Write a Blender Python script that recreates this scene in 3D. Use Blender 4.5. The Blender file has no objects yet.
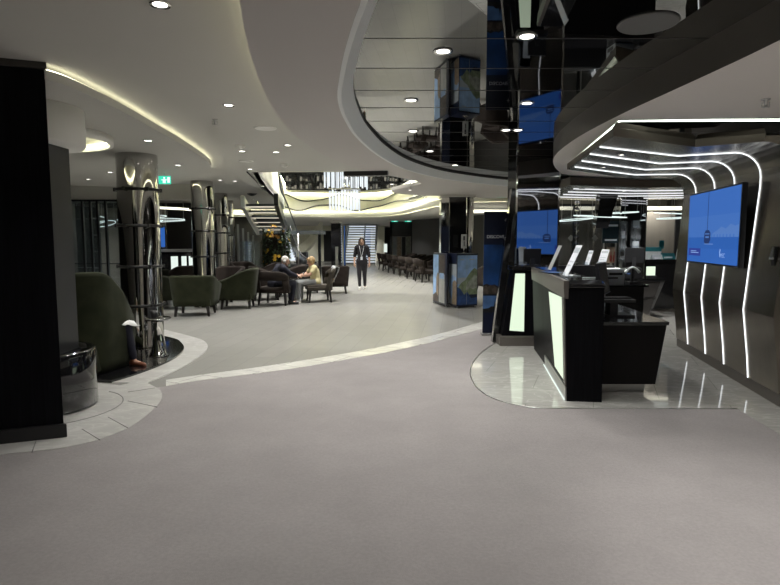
import bpy, bmesh, math, random
from mathutils import Vector, Matrix, Euler
from mathutils.geometry import tessellate_polygon
random.seed(7)
PI = math.pi
SC = bpy.context.scene
COL = SC.collection
FL = 570.0; EYE = 1.55; PIT = math.atan(52.5/FL)
CP, SP = math.cos(PIT), math.sin(PIT)
def ray(x, y):
    a = (x-390)/FL; b = (292.5-y)/FL
    return a, CP+b*SP, -SP+b*CP
def G(x, y, z=0.0):
    a, c, d = ray(x, y); t = (z-EYE)/d
    return Vector((a*t, c*t, z))
def D(x, y, Y):
    a, c, d = ray(x, y); t = Y/c
    return Vector((a*t, Y, EYE+d*t))
def GP(pts, z=0.0):
    return [(v.x, v.y) for v in (G(x, y, z) for x, y in pts)]

# ------------------------------------------------------------------ materials
def nt(name):
    m = bpy.data.materials.new(name); m.use_nodes = True
    n = m.node_tree; b = n.nodes['Principled BSDF']
    return m, n, b
def lk(n, a, b): n.links.new(a, b)
def rgb(c): return (c[0], c[1], c[2], 1.0)
def mat(name, c, rough=.5, metal=0.0, var=0.0, vscale=6.0, bump=0.0, bscale=120.0, stretch=None, spec=None, coat=0.0, sheen=0.0, transmission=0.0, var_rough=0.0, spread=None):
    m, n, b = nt(name)
    b.inputs['Base Color'].default_value = rgb(c)
    b.inputs['Roughness'].default_value = rough
    b.inputs['Metallic'].default_value = metal
    if spec is not None: b.inputs['Specular IOR Level'].default_value = spec
    if coat: b.inputs['Coat Weight'].default_value = coat; b.inputs['Coat Roughness'].default_value = .05
    if sheen: b.inputs['Sheen Weight'].default_value = sheen
    if transmission: b.inputs['Transmission Weight'].default_value = transmission
    if var or bump or var_rough:
        tc = n.nodes.new('ShaderNodeTexCoord')
        mp = n.nodes.new('ShaderNodeMapping'); lk(n, tc.outputs['Object'], mp.inputs['Vector'])
        if stretch: mp.inputs['Scale'].default_value = stretch
    if var:
        no = n.nodes.new('ShaderNodeTexNoise'); no.inputs['Scale'].default_value = vscale; no.inputs['Detail'].default_value = 6
        lk(n, mp.outputs['Vector'], no.inputs['Vector'])
        cr = n.nodes.new('ShaderNodeValToRGB')
        cr.color_ramp.elements[0].position = .3; cr.color_ramp.elements[1].position = .7
        cr.color_ramp.elements[0].color = rgb([max(0, x*(1-var)) for x in c]); cr.color_ramp.elements[1].color = rgb([min(1, x*(1+var)) for x in c])
        lk(n, no.outputs['Fac'], cr.inputs['Fac']); lk(n, cr.outputs['Color'], b.inputs['Base Color'])
    if var_rough:
        no3 = n.nodes.new('ShaderNodeTexNoise'); no3.inputs['Scale'].default_value = 3.0
        lk(n, mp.outputs['Vector'], no3.inputs['Vector'])
        mr = n.nodes.new('ShaderNodeMapRange'); mr.inputs['To Min'].default_value = max(0.02, rough-var_rough); mr.inputs['To Max'].default_value = rough+var_rough
        lk(n, no3.outputs['Fac'], mr.inputs['Value']); lk(n, mr.outputs['Result'], b.inputs['Roughness'])
    if bump:
        no2 = n.nodes.new('ShaderNodeTexNoise'); no2.inputs['Scale'].default_value = bscale; no2.inputs['Detail'].default_value = 3
        lk(n, mp.outputs['Vector'], no2.inputs['Vector'])
        bp = n.nodes.new('ShaderNodeBump'); bp.inputs['Strength'].default_value = bump; bp.inputs['Distance'].default_value = .01
        lk(n, no2.outputs['Fac'], bp.inputs['Height']); lk(n, bp.outputs['Normal'], b.inputs['Normal'])
    return m
def emit(name, c, s):
    m, n, b = nt(name)
    b.inputs['Base Color'].default_value = rgb([x*.3 for x in c]); b.inputs['Roughness'].default_value = .8; b.inputs['Specular IOR Level'].default_value = .1
    b.inputs['Emission Color'].default_value = rgb(c); b.inputs['Emission Strength'].default_value = s*.76
    return m
def tile_mat(name, c1, c2, mortar, bw, bh, rot=0.0, rough=.3, msize=.004, veins=0.0, off=.5, var=.12, spec=None):
    m, n, b = nt(name)
    if spec is not None: b.inputs['Specular IOR Level'].default_value = spec
    tc = n.nodes.new('ShaderNodeTexCoord'); mp = n.nodes.new('ShaderNodeMapping'); mp.inputs['Rotation'].default_value = (0, 0, rot)
    lk(n, tc.outputs['Object'], mp.inputs['Vector'])
    br = n.nodes.new('ShaderNodeTexBrick'); br.offset = off
    br.inputs['Color1'].default_value = rgb(c1); br.inputs['Color2'].default_value = rgb(c2); br.inputs['Mortar'].default_value = rgb(mortar)
    br.inputs['Scale'].default_value = 1.0; br.inputs['Mortar Size'].default_value = msize; br.inputs['Brick Width'].default_value = bw; br.inputs['Row Height'].default_value = bh
    lk(n, mp.outputs['Vector'], br.inputs['Vector'])
    no = n.nodes.new('ShaderNodeTexNoise'); no.inputs['Scale'].default_value = 2.2; no.inputs['Detail'].default_value = 8; no.inputs['Distortion'].default_value = 1.2
    lk(n, mp.outputs['Vector'], no.inputs['Vector'])
    mr = n.nodes.new('ShaderNodeMapRange'); mr.inputs['To Min'].default_value = 1-var; mr.inputs['To Max'].default_value = 1+var
    lk(n, no.outputs['Fac'], mr.inputs['Value'])
    mx = n.nodes.new('ShaderNodeMix'); mx.data_type = 'RGBA'; mx.blend_type = 'MULTIPLY'; mx.inputs[0].default_value = 1
    lk(n, br.outputs['Color'], mx.inputs[6]); lk(n, mr.outputs['Result'], mx.inputs[7])
    out = mx.outputs[2]
    if veins:
        mp2 = n.nodes.new('ShaderNodeMapping'); mp2.inputs['Rotation'].default_value = (0, 0, .9); mp2.inputs['Scale'].default_value = (1, 3.2, 1)
        lk(n, tc.outputs['Object'], mp2.inputs['Vector'])
        wv = n.nodes.new('ShaderNodeTexNoise'); wv.inputs['Scale'].default_value = 1.6; wv.inputs['Detail'].default_value = 10; wv.inputs['Distortion'].default_value = 2.0
        lk(n, mp2.outputs['Vector'], wv.inputs['Vector'])
        ab = n.nodes.new('ShaderNodeMath'); ab.operation = 'SUBTRACT'; ab.inputs[1].default_value = .5; lk(n, wv.outputs['Fac'], ab.inputs[0])
        a2 = n.nodes.new('ShaderNodeMath'); a2.operation = 'ABSOLUTE'; lk(n, ab.outputs[0], a2.inputs[0])
        r2 = n.nodes.new('ShaderNodeMapRange'); r2.inputs['From Max'].default_value = .035; r2.inputs['To Min'].default_value = 1+veins; r2.inputs['To Max'].default_value = 1.0
        lk(n, a2.outputs[0], r2.inputs['Value'])
        m3 = n.nodes.new('ShaderNodeMix'); m3.data_type = 'RGBA'; m3.blend_type = 'MULTIPLY'; m3.inputs[0].default_value = 1
        lk(n, out, m3.inputs[6]); lk(n, r2.outputs['Result'], m3.inputs[7]); out = m3.outputs[2]
    lk(n, out, b.inputs['Base Color'])
    r3 = n.nodes.new('ShaderNodeMapRange'); r3.inputs['To Min'].default_value = rough*.95; r3.inputs['To Max'].default_value = rough*1.05
    lk(n, no.outputs['Fac'], r3.inputs['Value']); lk(n, r3.outputs['Result'], b.inputs['Roughness'])
    return m
def glass_mat(name, tint, opac=.12):
    m = bpy.data.materials.new(name); m.use_nodes = True; n = m.node_tree
    b = n.nodes['Principled BSDF']; out = n.nodes['Material Output']
    b.inputs['Base Color'].default_value = rgb(tint); b.inputs['Roughness'].default_value = .03; b.inputs['Metallic'].default_value = .6
    tr = n.nodes.new('ShaderNodeBsdfTransparent'); tr.inputs['Color'].default_value = rgb([.55+.45*x for x in tint])
    mx = n.nodes.new('ShaderNodeMixShader'); mx.inputs[0].default_value = opac
    lk(n, tr.outputs[0], mx.inputs[1]); lk(n, b.outputs[0], mx.inputs[2]); lk(n, mx.outputs[0], out.inputs['Surface'])
    return m

M = dict(
 carpet=mat('carpet', (.29, .268, .26), .95, var=.07, vscale=1.3, bump=.35, bscale=260, spec=.1, sheen=.15),
 tile=tile_mat('beige_floor_tile', (.275, .272, .25), (.295, .29, .268), (.235, .232, .216), 1.2, .3, PI/2+.12, .26, .004, var=.05),
 marble=tile_mat('pale_marble', (.60, .595, .56), (.66, .65, .61), (.3, .3, .28), .9, .42, .5, .10, .006, veins=.22, var=.18),
 island=tile_mat('polished_marble', (.40, .395, .37), (.43, .425, .40), (.28, .28, .26), 1.2, .6, .35, .045, .004, veins=.25, var=.14, spec=.9),
 ringtile=tile_mat('ring_marble', (.50, .495, .47), (.56, .55, .52), (.30, .30, .29), 30, 30, 0, .16, .001, veins=.15, var=.16),
 groove=mat('dark_grout', (.12, .12, .115), .6),
 ceil=mat('ceiling_paint', (.60, .588, .55), .85, var=.02, vscale=.6),
 ceil_low=mat('lowered_ceiling_paint', (.60, .57, .545), .85, var=.02, vscale=.6),
 white=mat('white_paint', (.84, .83, .79), .6),
 rim=mat('grey_rim_metal', (.46, .47, .46), .5, .0),
 rimdark=mat('dark_rim_metal', (.085, .08, .075), .4, .6),
 mirror=mat('smoked_mirror', (.17, .17, .166), .015, 1.0),
 mirror2=mat('dark_mirror', (.42, .42, .44), .03, 1.0),
 chrome=mat('chrome', (.78, .77, .74), .055, 1.0),
 steel=mat('brushed_steel', (.55, .55, .54), .3, 1.0),
 bronze=mat('brushed_bronze', (.27, .245, .205), .25, .85, var=.10, vscale=30, stretch=(1, 1, .05), var_rough=.05),
 bronzed=mat('dark_bronze', (.15, .125, .105), .42, .7),
 taupe=mat('taupe_metal_band', (.17, .155, .14), .4, .6),
 blackwood=mat('black_wood', (.005, .005, .0065), .45, var=.35, vscale=9, stretch=(6, 6, .25), spec=.07),
 blackgloss=mat('black_lacquer', (.008, .008, .009), .09, coat=.5),
 black=mat('black_plastic', (.012, .012, .013), .4),
 blackfascia=mat('black_panel', (.009, .008, .008), .5, spec=.15),
 darkgrey=mat('dark_grey_panel', (.02, .021, .024), .45, var=.12, vscale=3),
 charcoal=mat('charcoal_wall', (.04, .037, .035), .5, var=.15, vscale=1.5),
 greywall=mat('dark_grey_wall', (.06, .058, .057), .55, var=.1, vscale=1),
 warmwall=mat('warm_taupe_wall', (.22, .20, .165), .6, var=.12, vscale=1.2, stretch=(4, 4, .3)),
 cabinet=mat('grey_cabinet', (.13, .13, .132), .4),
 velvet=mat('green_velvet', (.024, .027, .0145), .85, var=.25, vscale=5, sheen=.03, spec=.12, bump=.1, bscale=200),
 velvet2=mat('dark_green_velvet', (.018, .020, .012), .85, var=.2, vscale=5, sheen=.03, spec=.12),
 brown=mat('brown_fabric', (.026, .020, .017), .8, var=.2, vscale=6, sheen=.02, spec=.12, bump=.1, bscale=200),
 greyfab=mat('taupe_fabric', (.06, .052, .043), .85, var=.2, vscale=6, sheen=.03, spec=.12),
 legwood=mat('dark_leg_wood', (.014, .012, .011), .4),
 skin=mat('skin', (.52, .31, .22), .55, var=.06, vscale=9),
 skin2=mat('tan_skin', (.52, .32, .23), .55, var=.06, vscale=9),
 hairw=mat('white_hair', (.55, .53, .50), .7, var=.2, vscale=40),
 hairb=mat('blond_hair', (.40, .27, .13), .65, var=.3, vscale=40),
 hairk=mat('dark_hair', (.022, .014, .011), .45, var=.3, vscale=40),
 navy=mat('navy_cloth', (.012, .013, .025), .85, var=.15, vscale=10),
 yellow=mat('pale_yellow_cloth', (.60, .53, .30), .85, var=.06, vscale=10),
 greytr=mat('light_grey_cloth', (.36, .37, .38), .85, var=.08, vscale=10),
 blackcl=mat('black_cloth', (.014, .012, .016), .85, var=.2, vscale=10),
 whitecl=mat('white_cloth', (.74, .74, .73), .85, var=.05, vscale=20),
 redshoe=mat('rust_leather', (.22, .075, .04), .5),
 sole=mat('white_rubber', (.66, .62, .54), .6),
 paper=mat('white_paper', (.72, .75, .80), .6),
 whitepl=mat('white_plastic', (.72, .77, .78), .4),
 teal=mat('teal_card', (.02, .19, .23), .5),
 tealdark=mat('dark_teal_board', (.008, .022, .032), .3),
 navyprint=mat('navy_print', (.006, .01, .03), .35),
 lettering=mat('pale_lettering', (.7, .72, .78), .5),
 leaf=mat('dark_leaf', (.022, .045, .014), .6, var=.4, vscale=14),
 petal=mat('yellow_petal', (.62, .38, .03), .6, var=.25, vscale=20),
 petal2=mat('orange_petal', (.45, .20, .03), .6, var=.25, vscale=20),
 soil=mat('dark_soil', (.02, .016, .012), .9),
 acrylic=glass_mat('clear_acrylic', (.85, .9, .95), .18),
 officewall=mat('office_wall', (.13, .125, .112), .5, var=.1, vscale=1),
 discgrey=mat('grey_grille', (.16, .16, .155), .6),
 p_mid=mat('print_mid_blue', (.07, .15, .33), .35, var=.3, vscale=5),
 soffit=mat('soffit_paint', (.82, .78, .74), .85, var=.02, vscale=.6),
 rimlight=mat('pale_rim_paint', (.84, .86, .85), .6),
 glass=glass_mat('clear_glass', (.75, .85, .88), .16),
 smoked=glass_mat('smoked_glass', (.30, .32, .33), .30),
 greyframe=mat('dark_frame_metal', (.03, .032, .035), .35, .6),
 covep=emit('atrium_cove_light', (1.0, .98, .72), 26.0),
 led=emit('white_led', (.93, .97, 1.0), 1.6),
 ledceil=emit('white_led_ceiling', (.95, .97, 1.0), 1.1),
 cove=emit('warm_cove_light', (1.0, .96, .68), 6.0),
 coveg=emit('soft_green_cove_light', (.90, 1.0, .86), 5.0),
 covew=emit('pale_cove_light', (1.0, .96, .76), 2.2),
 panel=emit('pale_green_light_panel', (.72, .86, .66), 1.0),
 panelw=emit('white_light_panel', (.80, .90, .84), .9),
 lamp=emit('downlight_lens', (1.0, .96, .90), 6.0),
 ring=emit('ring_light', (.85, 1.0, .97), 1.1),
 exit=emit('exit_green', (.05, .75, .50), 1.0),
 exitw=emit('exit_white', (.8, 1.0, .9), 1.2),
 rod=emit('glass_rod_light', (.84, .90, .95), .95),
 riser=emit('lit_riser', (.82, .90, 1.0), .75),
 shop=emit('shop_light', (1.0, .92, .74), .8),
 bluepanel=emit('blue_light_panel', (.12, .25, .62), .30),
 parapet=mat('cream_plaster', (.80, .79, .64), .6),
 tread=mat('pale_stair_tread', (.42, .42, .40), .4),
 stonedark=mat('grey_stair_metal', (.10, .11, .115), .4, .5),
 iron=mat('black_ring_iron', (.012, .012, .012), .45, .3),
 p_sky=mat('print_sky_blue', (.30, .47, .74), .35, var=.25, vscale=5),
 p_skyd=mat('print_deep_sky', (.012, .055, .19), .35, var=.5, vscale=3),
 p_cloud=mat('print_cloud', (.42, .47, .52), .35, var=.15, vscale=6),
 p_hill=mat('print_green_hill', (.20, .25, .15), .35, var=.4, vscale=9),
 p_hill2=mat('print_grey_hill', (.30, .32, .27), .35, var=.4, vscale=9),
 p_sea=mat('print_sea', (.02, .06, .18), .35, var=.5, vscale=7),
 p_sand=mat('print_sand', (.32, .25, .18), .35, var=.35, vscale=8),
 p_build=mat('print_building', (.07, .055, .045), .35, var=.6, vscale=14),
 p_dark=mat('print_dark_trees', (.012, .012, .012), .35, var=.5, vscale=14),
 p_white=mat('print_pale_wall', (.42, .43, .42), .35, var=.2, vscale=5),
 s_sky=emit('screen_sky', (.045, .140, .46), 1.0),
 s_sky2=emit('screen_pale_sky', (.055, .155, .47), 1.0),
 s_haze=emit('screen_haze', (.085, .19, .48), 1.0),
 s_sea=emit('screen_sea', (.028, .11, .40), 1.0),
 s_sea2=emit('screen_near_sea', (.032, .12, .43), 1.0),
 s_boat=emit('screen_boat', (.02, .04, .13), 1.0),
 s_box=emit('screen_purple_box', (.03, .05, .27), 1.0),
 s_text=emit('screen_pale_text', (.24, .38, .72), 1.0),
 redbottle=mat('red_bottle_print', (.25, .03, .02), .3),
 warmlit=emit('lit_display', (.75, .70, .55), .5),
)

def carpet_mat():
    m, n, b = nt('carpet_weave'); b.inputs['Roughness'].default_value = .95; b.inputs['Specular IOR Level'].default_value = .1; b.inputs['Sheen Weight'].default_value = .15
    tc = n.nodes.new('ShaderNodeTexCoord'); out = None
    for sc, det, lo_, hi_, a, d in ((.9, 5, .35, .65, .93, 1.06), (3.2, 8, .3, .7, .95, 1.04), (55, 4, .3, .7, .93, 1.07), (.45, 3, .60, .70, 1.0, .93)):
        no = n.nodes.new('ShaderNodeTexNoise'); no.inputs['Scale'].default_value = sc; no.inputs['Detail'].default_value = det; lk(n, tc.outputs['Object'], no.inputs['Vector'])
        mr = n.nodes.new('ShaderNodeMapRange'); mr.inputs['From Min'].default_value = lo_; mr.inputs['From Max'].default_value = hi_; mr.inputs['To Min'].default_value = a; mr.inputs['To Max'].default_value = d
        lk(n, no.outputs['Fac'], mr.inputs['Value'])
        if out is None: out = mr.outputs['Result']
        else:
            mu = n.nodes.new('ShaderNodeMath'); mu.operation = 'MULTIPLY'; lk(n, out, mu.inputs[0]); lk(n, mr.outputs['Result'], mu.inputs[1]); out = mu.outputs[0]
    mx = n.nodes.new('ShaderNodeMix'); mx.data_type = 'RGBA'; mx.blend_type = 'MULTIPLY'; mx.inputs[0].default_value = 1; mx.inputs[6].default_value = (.285, .266, .262, 1)
    lk(n, out, mx.inputs[7]); lk(n, mx.outputs[2], b.inputs['Base Color'])
    n2 = n.nodes.new('ShaderNodeTexNoise'); n2.inputs['Scale'].default_value = 240; lk(n, tc.outputs['Object'], n2.inputs['Vector'])
    bp = n.nodes.new('ShaderNodeBump'); bp.inputs['Strength'].default_value = .35; bp.inputs['Distance'].default_value = .01; lk(n, n2.outputs['Fac'], bp.inputs['Height']); lk(n, bp.outputs['Normal'], b.inputs['Normal'])
    return m
M['carpet'] = carpet_mat()
M['chromecol'] = mat('polished_column_chrome', (.52, .515, .50), .045, 1.0)

# ------------------------------------------------------------------ mesh builder
class MB:
    def __init__(s): s.v = []; s.f = []; s.m = []; s.sm = []
    def add(s, vs, fs, mi=0, smooth=False, T=None):
        o = len(s.v)
        for v in vs:
            v = Vector(v)
            s.v.append(T @ v if T is not None else v)
        for f in fs: s.f.append([o+i for i in f]); s.m.append(mi); s.sm.append(smooth)
        return s
    def box(s, x0, x1, y0, y1, z0, z1, mi=0, T=None):
        vs = [(x0, y0, z0), (x1, y0, z0), (x1, y1, z0), (x0, y1, z0), (x0, y0, z1), (x1, y0, z1), (x1, y1, z1), (x0, y1, z1)]
        return s.add(vs, [(3, 2, 1, 0), (4, 5, 6, 7), (0, 1, 5, 4), (1, 2, 6, 5), (2, 3, 7, 6), (3, 0, 4, 7)], mi, False, T)
    def hexa(s, b, t, mi=0):
        """b, t: four corners each, counter-clockwise seen from above"""
        return s.add(list(b)+list(t), [(3, 2, 1, 0), (4, 5, 6, 7), (0, 1, 5, 4), (1, 2, 6, 5), (2, 3, 7, 6), (3, 0, 4, 7)], mi)
    def prism(s, poly, z0, z1, holes=(), mi=0, mside=None, smooth=False):
        loops = [ccw(poly)] + [ccw(h)[::-1] for h in holes]
        flat = [p for l in loops for p in l]; n = len(flat)
        tris = tessellate_polygon([[Vector((p[0], p[1], 0)) for p in l] for l in loops])
        vs = [(p[0], p[1], z0) for p in flat]+[(p[0], p[1], z1) for p in flat]
        top, bot = [], []
        for t in tris:
            a, b, c = [Vector(flat[i]).to_2d() for i in t]
            if (b-a).cross(c-a) < 0: t = (t[0], t[2], t[1])
            top.append([i+n for i in t]); bot.append([t[2], t[1], t[0]])
        s.add(vs, bot+top, mi)
        ms = mi if mside is None else mside
        o = 0
        for l in loops:
            k = len(l)
            sv = [(p[0], p[1], z0) for p in l]+[(p[0], p[1], z1) for p in l]
            s.add(sv, [(i, (i+1) % k, (i+1) % k+k, i+k) for i in range(k)], ms, smooth)
        return s
    def wallstrip(s, pts, z0, z1, th, mi=0):
        """thin upright band following pts (open), thickness to the left"""
        n = len(pts); offs = offset_line(pts, th)
        return s.loft([[(p[0], p[1], z0), (p[0], p[1], z1), (q[0], q[1], z1), (q[0], q[1], z0)] for p, q in zip(pts, offs)], True, True, mi, False)
    def loft(s, rings, closed=True, caps=True, mi=0, smooth=True):
        k = len(rings[0]); n = len(rings)
        vs = [p for r in rings for p in r]; fs = []
        for i in range(n-1):
            for j in range(k if closed else k-1):
                a = i*k+j; b = i*k+(j+1) % k
                fs.append((a, b, b+k, a+k))
        s.add(vs, fs, mi, smooth)
        if caps and closed:
            s.add(rings[0], [tuple(range(k-1, -1, -1))], mi); s.add(rings[-1], [tuple(range(k))], mi)
        return s
    def lathe(s, prof, c=(0, 0, 0), seg=32, mi=0, smooth=True, caps=True, T=None):
        rings = [[(c[0]+r*math.cos(2*PI*j/seg), c[1]+r*math.sin(2*PI*j/seg), c[2]+z) for j in range(seg)] for r, z in prof]
        if T is not None: rings = [[T @ Vector(p) for p in r] for r in rings]
        return s.loft(rings, True, caps, mi, smooth)
    def tube(s, pts, r, seg=8, mi=0, closed=False, caps=True):
        pts = [Vector(p) for p in pts]; n = len(pts); rings = []
        rr = r if isinstance(r, (list, tuple)) else [r]*n
        up = None
        for i, p in enumerate(pts):
            if closed: t = (pts[(i+1) % n]-pts[i-1])
            else: t = pts[min(i+1, n-1)]-pts[max(i-1, 0)]
            t.normalize()
            if up is None:
                up = Vector((0, 0, 1)) if abs(t.z) < .9 else Vector((1, 0, 0))
            a = t.cross(up)
            if a.length < 1e-4: a = t.cross(Vector((1, 0, 0)))
            a.normalize(); b = a.cross(t); b.normalize(); up = b
            rings.append([p+(a*math.cos(2*PI*j/seg)+b*math.sin(2*PI*j/seg))*rr[i] for j in range(seg)])
        if closed: rings.append(rings[0]); caps = False
        return s.loft(rings, True, caps, mi, True)
    def ball(s, c, r, seg=12, mi=0, sx=1, sy=1, sz=1, T=None):
        prof = [(max(1e-4, r*math.sin(PI*i/seg)), -r*math.cos(PI*i/seg)) for i in range(seg+1)]
        rings = [[(c[0]+sx*q*math.cos(2*PI*j/(seg*2)), c[1]+sy*q*math.sin(2*PI*j/(seg*2)), c[2]+sz*z) for j in range(seg*2)] for q, z in prof]
        if T is not None: rings = [[T @ Vector(p) for p in rr] for rr in rings]
        return s.loft(rings, True, True, mi, True)
    def cap(s, p0, p1, r0, r1, seg=10):
        """closed tapered capsule"""
        p0, p1 = Vector(p0), Vector(p1); d = p1-p0; L = max(d.length, 1e-5); T = d.to_track_quat('Z', 'Y').to_matrix().to_4x4(); T.translation = p0
        h = 5; prof = [(max(1e-4, r0*math.sin(PI/2*i/h)), -r0*math.cos(PI/2*i/h)) for i in range(h+1)]
        prof += [(max(1e-4, r1*math.cos(PI/2*i/h)), L+r1*math.sin(PI/2*i/h)) for i in range(h+1)]
        return s.lathe(prof, (0, 0, 0), seg, 0, True, True, T)
    def mesh(s, name, mats):
        me = bpy.data.meshes.new(name); me.from_pydata([tuple(v) for v in s.v], [], s.f)
        for m in (mats if isinstance(mats, (list, tuple)) else [mats]): me.materials.append(m)
        me.polygons.foreach_set('material_index', s.m); me.polygons.foreach_set('use_smooth', s.sm)
        bm = bmesh.new(); bm.from_mesh(me)
        bmesh.ops.remove_doubles(bm, verts=bm.verts, dist=1e-5)
        bmesh.ops.recalc_face_normals(bm, faces=bm.faces)
        bm.to_mesh(me); bm.free(); me.update()
        return me
    def build(s, name, mats, parent=None, loc=None, rz=0, bevel=0, bseg=2, smooth_all=False, sub=0, kind=None):
        me = s.mesh(name, mats)
        o = bpy.data.objects.new(name, me); COL.objects.link(o)
        if parent is not None: o.parent = parent
        if loc is not None: o.location = loc
        if rz: o.rotation_euler = (0, 0, rz)
        if bevel:
            b = o.modifiers.new('bevel', 'BEVEL'); b.width = bevel; b.segments = bseg; b.limit_method = 'ANGLE'; b.angle_limit = math.radians(40)
            b.harden_normals = False
        if sub:
            q = o.modifiers.new('sub', 'SUBSURF'); q.levels = sub; q.render_levels = sub
        if smooth_all:
            for p in me.polygons: p.use_smooth = True
        if kind: o['kind'] = kind
        return o
def ccw(p):
    a = sum(p[i][0]*p[(i+1) % len(p)][1]-p[(i+1) % len(p)][0]*p[i][1] for i in range(len(p)))
    p = [(q[0], q[1]) for q in p]
    return p if a > 0 else p[::-1]
def offset_line(pts, th):
    out = []; n = len(pts)
    for i in range(n):
        a = Vector(pts[max(i-1, 0)][:2]); b = Vector(pts[min(i+1, n-1)][:2]); d = (b-a).normalized()
        out.append((pts[i][0]-d.y*th, pts[i][1]+d.x*th))
    return out
def smooth_path(pts, k=6, closed=False):
    """Catmull-Rom through pts"""
    n = len(pts); out = []
    rng = range(n) if closed else range(n-1)
    P = lambda i: Vector(pts[i % n]) if closed else Vector(pts[max(0, min(n-1, i))])
    for i in rng:
        p0, p1, p2, p3 = P(i-1), P(i), P(i+1), P(i+2)
        for j in range(k):
            t = j/k
            out.append(tuple(.5*((2*p1)+(-p0+p2)*t+(2*p0-5*p1+4*p2-p3)*t*t+(-p0+3*p1-3*p2+p3)*t**3)))
    if not closed: out.append(tuple(pts[-1]))
    return out
def tag(o, label=None, cat=None, group=None, kind=None):
    if label: o['label'] = label
    if cat: o['category'] = cat
    if group: o['group'] = group
    if kind: o['kind'] = kind
    return o
def thing(name, label, cat, loc=(0, 0, 0), rz=0, group=None, kind=None):
    o = bpy.data.objects.new(name, None); COL.objects.link(o); o.location = loc; o.rotation_euler = (0, 0, rz); o.empty_display_size = .1
    return tag(o, label, cat, group, kind)
def structure(o, label=None, cat=None):
    o['kind'] = 'structure'
    return tag(o, label, cat)
def dup(root, loc, rz, label=None, group=None):
    r = root.copy(); COL.objects.link(r); r.location = loc; r.rotation_euler = (0, 0, rz)
    if label: r['label'] = label
    if group: r['group'] = group
    for ch in list(root.children):
        c = ch.copy(); COL.objects.link(c); c.parent = r
        for g in list(ch.children):
            e = g.copy(); COL.objects.link(e); e.parent = c
    return r
def spot(parent, z, power, size=2.3, blend=.6, col=(1.0, .975, .935), radius=.05, loc=(0, 0)):
    l = bpy.data.lights.new('lamp', 'SPOT'); l.energy = power; l.spot_size = size; l.spot_blend = blend; l.color = col; l.shadow_soft_size = radius
    o = bpy.data.objects.new('lamp', l); COL.objects.link(o)
    if parent is not None: o.parent = parent
    o.location = (loc[0], loc[1], z)
    return o
def text_mesh(txt, size, depth, material, parent, name='lettering', align='LEFT', mirror=False):
    c = bpy.data.curves.new(name, 'FONT'); c.body = txt; c.size = size; c.extrude = depth; c.align_x = align
    t = bpy.data.objects.new('tmp', c); COL.objects.link(t)
    dg = bpy.context.evaluated_depsgraph_get()
    me = bpy.data.meshes.new_from_object(t.evaluated_get(dg)); bpy.data.objects.remove(t)
    me.materials.clear(); me.materials.append(material)
    o = bpy.data.objects.new(name, me); COL.objects.link(o); o.parent = parent
    return o
# ------------------------------------------------------------------ camera + settings
cam = bpy.data.cameras.new('camera'); camo = bpy.data.objects.new('camera', cam); COL.objects.link(camo)
cam.sensor_width = 36; cam.lens = 36*FL/780; cam.clip_start = .05; cam.clip_end = 200
camo.location = (0, 0, EYE); camo.rotation_euler = (PI/2-PIT, 0, 0)
SC.camera = camo
SC.view_settings.view_transform = 'Standard'; SC.view_settings.look = 'None'; SC.view_settings.gamma = 1; SC.view_settings.use_curve_mapping = False
SC.view_settings.exposure = 0.42
W = bpy.data.worlds.new('world'); SC.world = W; W.use_nodes = True
W.node_tree.nodes['Background'].inputs[0].default_value = (.6, .65, .7, 1); W.node_tree.nodes['Background'].inputs[1].default_value = .02
SC.cycles.use_denoising = True
SC.cycles.max_bounces = 8; SC.cycles.diffuse_bounces = 4; SC.cycles.glossy_bounces = 5; SC.cycles.transparent_max_bounces = 10
SC.cycles.sample_clamp_indirect = 6.0; SC.cycles.caustics_reflective = False; SC.cycles.caustics_refractive = False

ZS = 2.86      # upper ceiling
ZP = 2.66      # lowered ceiling on the right
ZO = 2.74      # lowered oval on the left
ZM = 2.80      # mirror
ZF = 2.58      # soffit over the desks
ZC = 2.43      # bronze canopy
# ------------------------------------------------------------------ floor
structure(MB().box(-12, 9, -6.5, 47, -.12, 0).build('floor', M['tile']), 'beige stone tile floor of the whole hall')
strip_lo = [(166, 386.5), (200, 381), (260, 373.5), (315, 365.5), (360, 357.5), (396, 350.5), (440, 340.5), (484, 328.5), (520, 316)]
strip_hi = [(166, 380.5), (200, 375.5), (260, 367.5), (315, 359), (360, 351.3), (396, 344), (440, 334), (484, 321.5), (520, 310)]
lo = smooth_path(GP(strip_lo), 6); hi = smooth_path(GP(strip_hi), 6)
island = [(524, 334), (505, 339), (488, 348), (475, 360), (470.5, 372), (474, 384), (484, 394), (500, 401.5), (520, 406.5), (541, 408.8), (600, 409.3), (690, 409.5), (737, 409.5)]
isl = smooth_path(GP(island), 5)
carpet = [(-11.5, -6), (2.3, -6), (2.95, 2.5), (3.11, 4.43)] + isl[::-1] + lo[::-1] + [(-2.5, 5.85), (-2.35, 5.3), (-2.7, 4.6), (-3.6, 4.1), (-11.5, 4.1)]
structure(MB().prism(carpet, 0, .005).build('floor_carpet', M['carpet']), 'grey taupe carpet in front')
sm = MB()
sm.prism(lo+hi[::-1], 0, .008)
structure(sm.build('floor_border', M['marble']), 'pale marble border strip curving along the carpet edge')
structure(MB().prism(isl+[(3.11, 4.43), (2.95, 2.5), (2.3, -6), (6.9, -6), (6.9, 14.3), (3.0, 14.3), (2.5, 10.2)], 0, .007).build('floor_island', M['island']), 'polished pale marble floor below the reception desks')
isl_edge = MB()
isl_edge.tube([(p[0], p[1], .006) for p in isl], .008, 6)
structure(isl_edge.build('trim_island', M['steel']), 'thin metal edge between carpet and polished marble')
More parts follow.
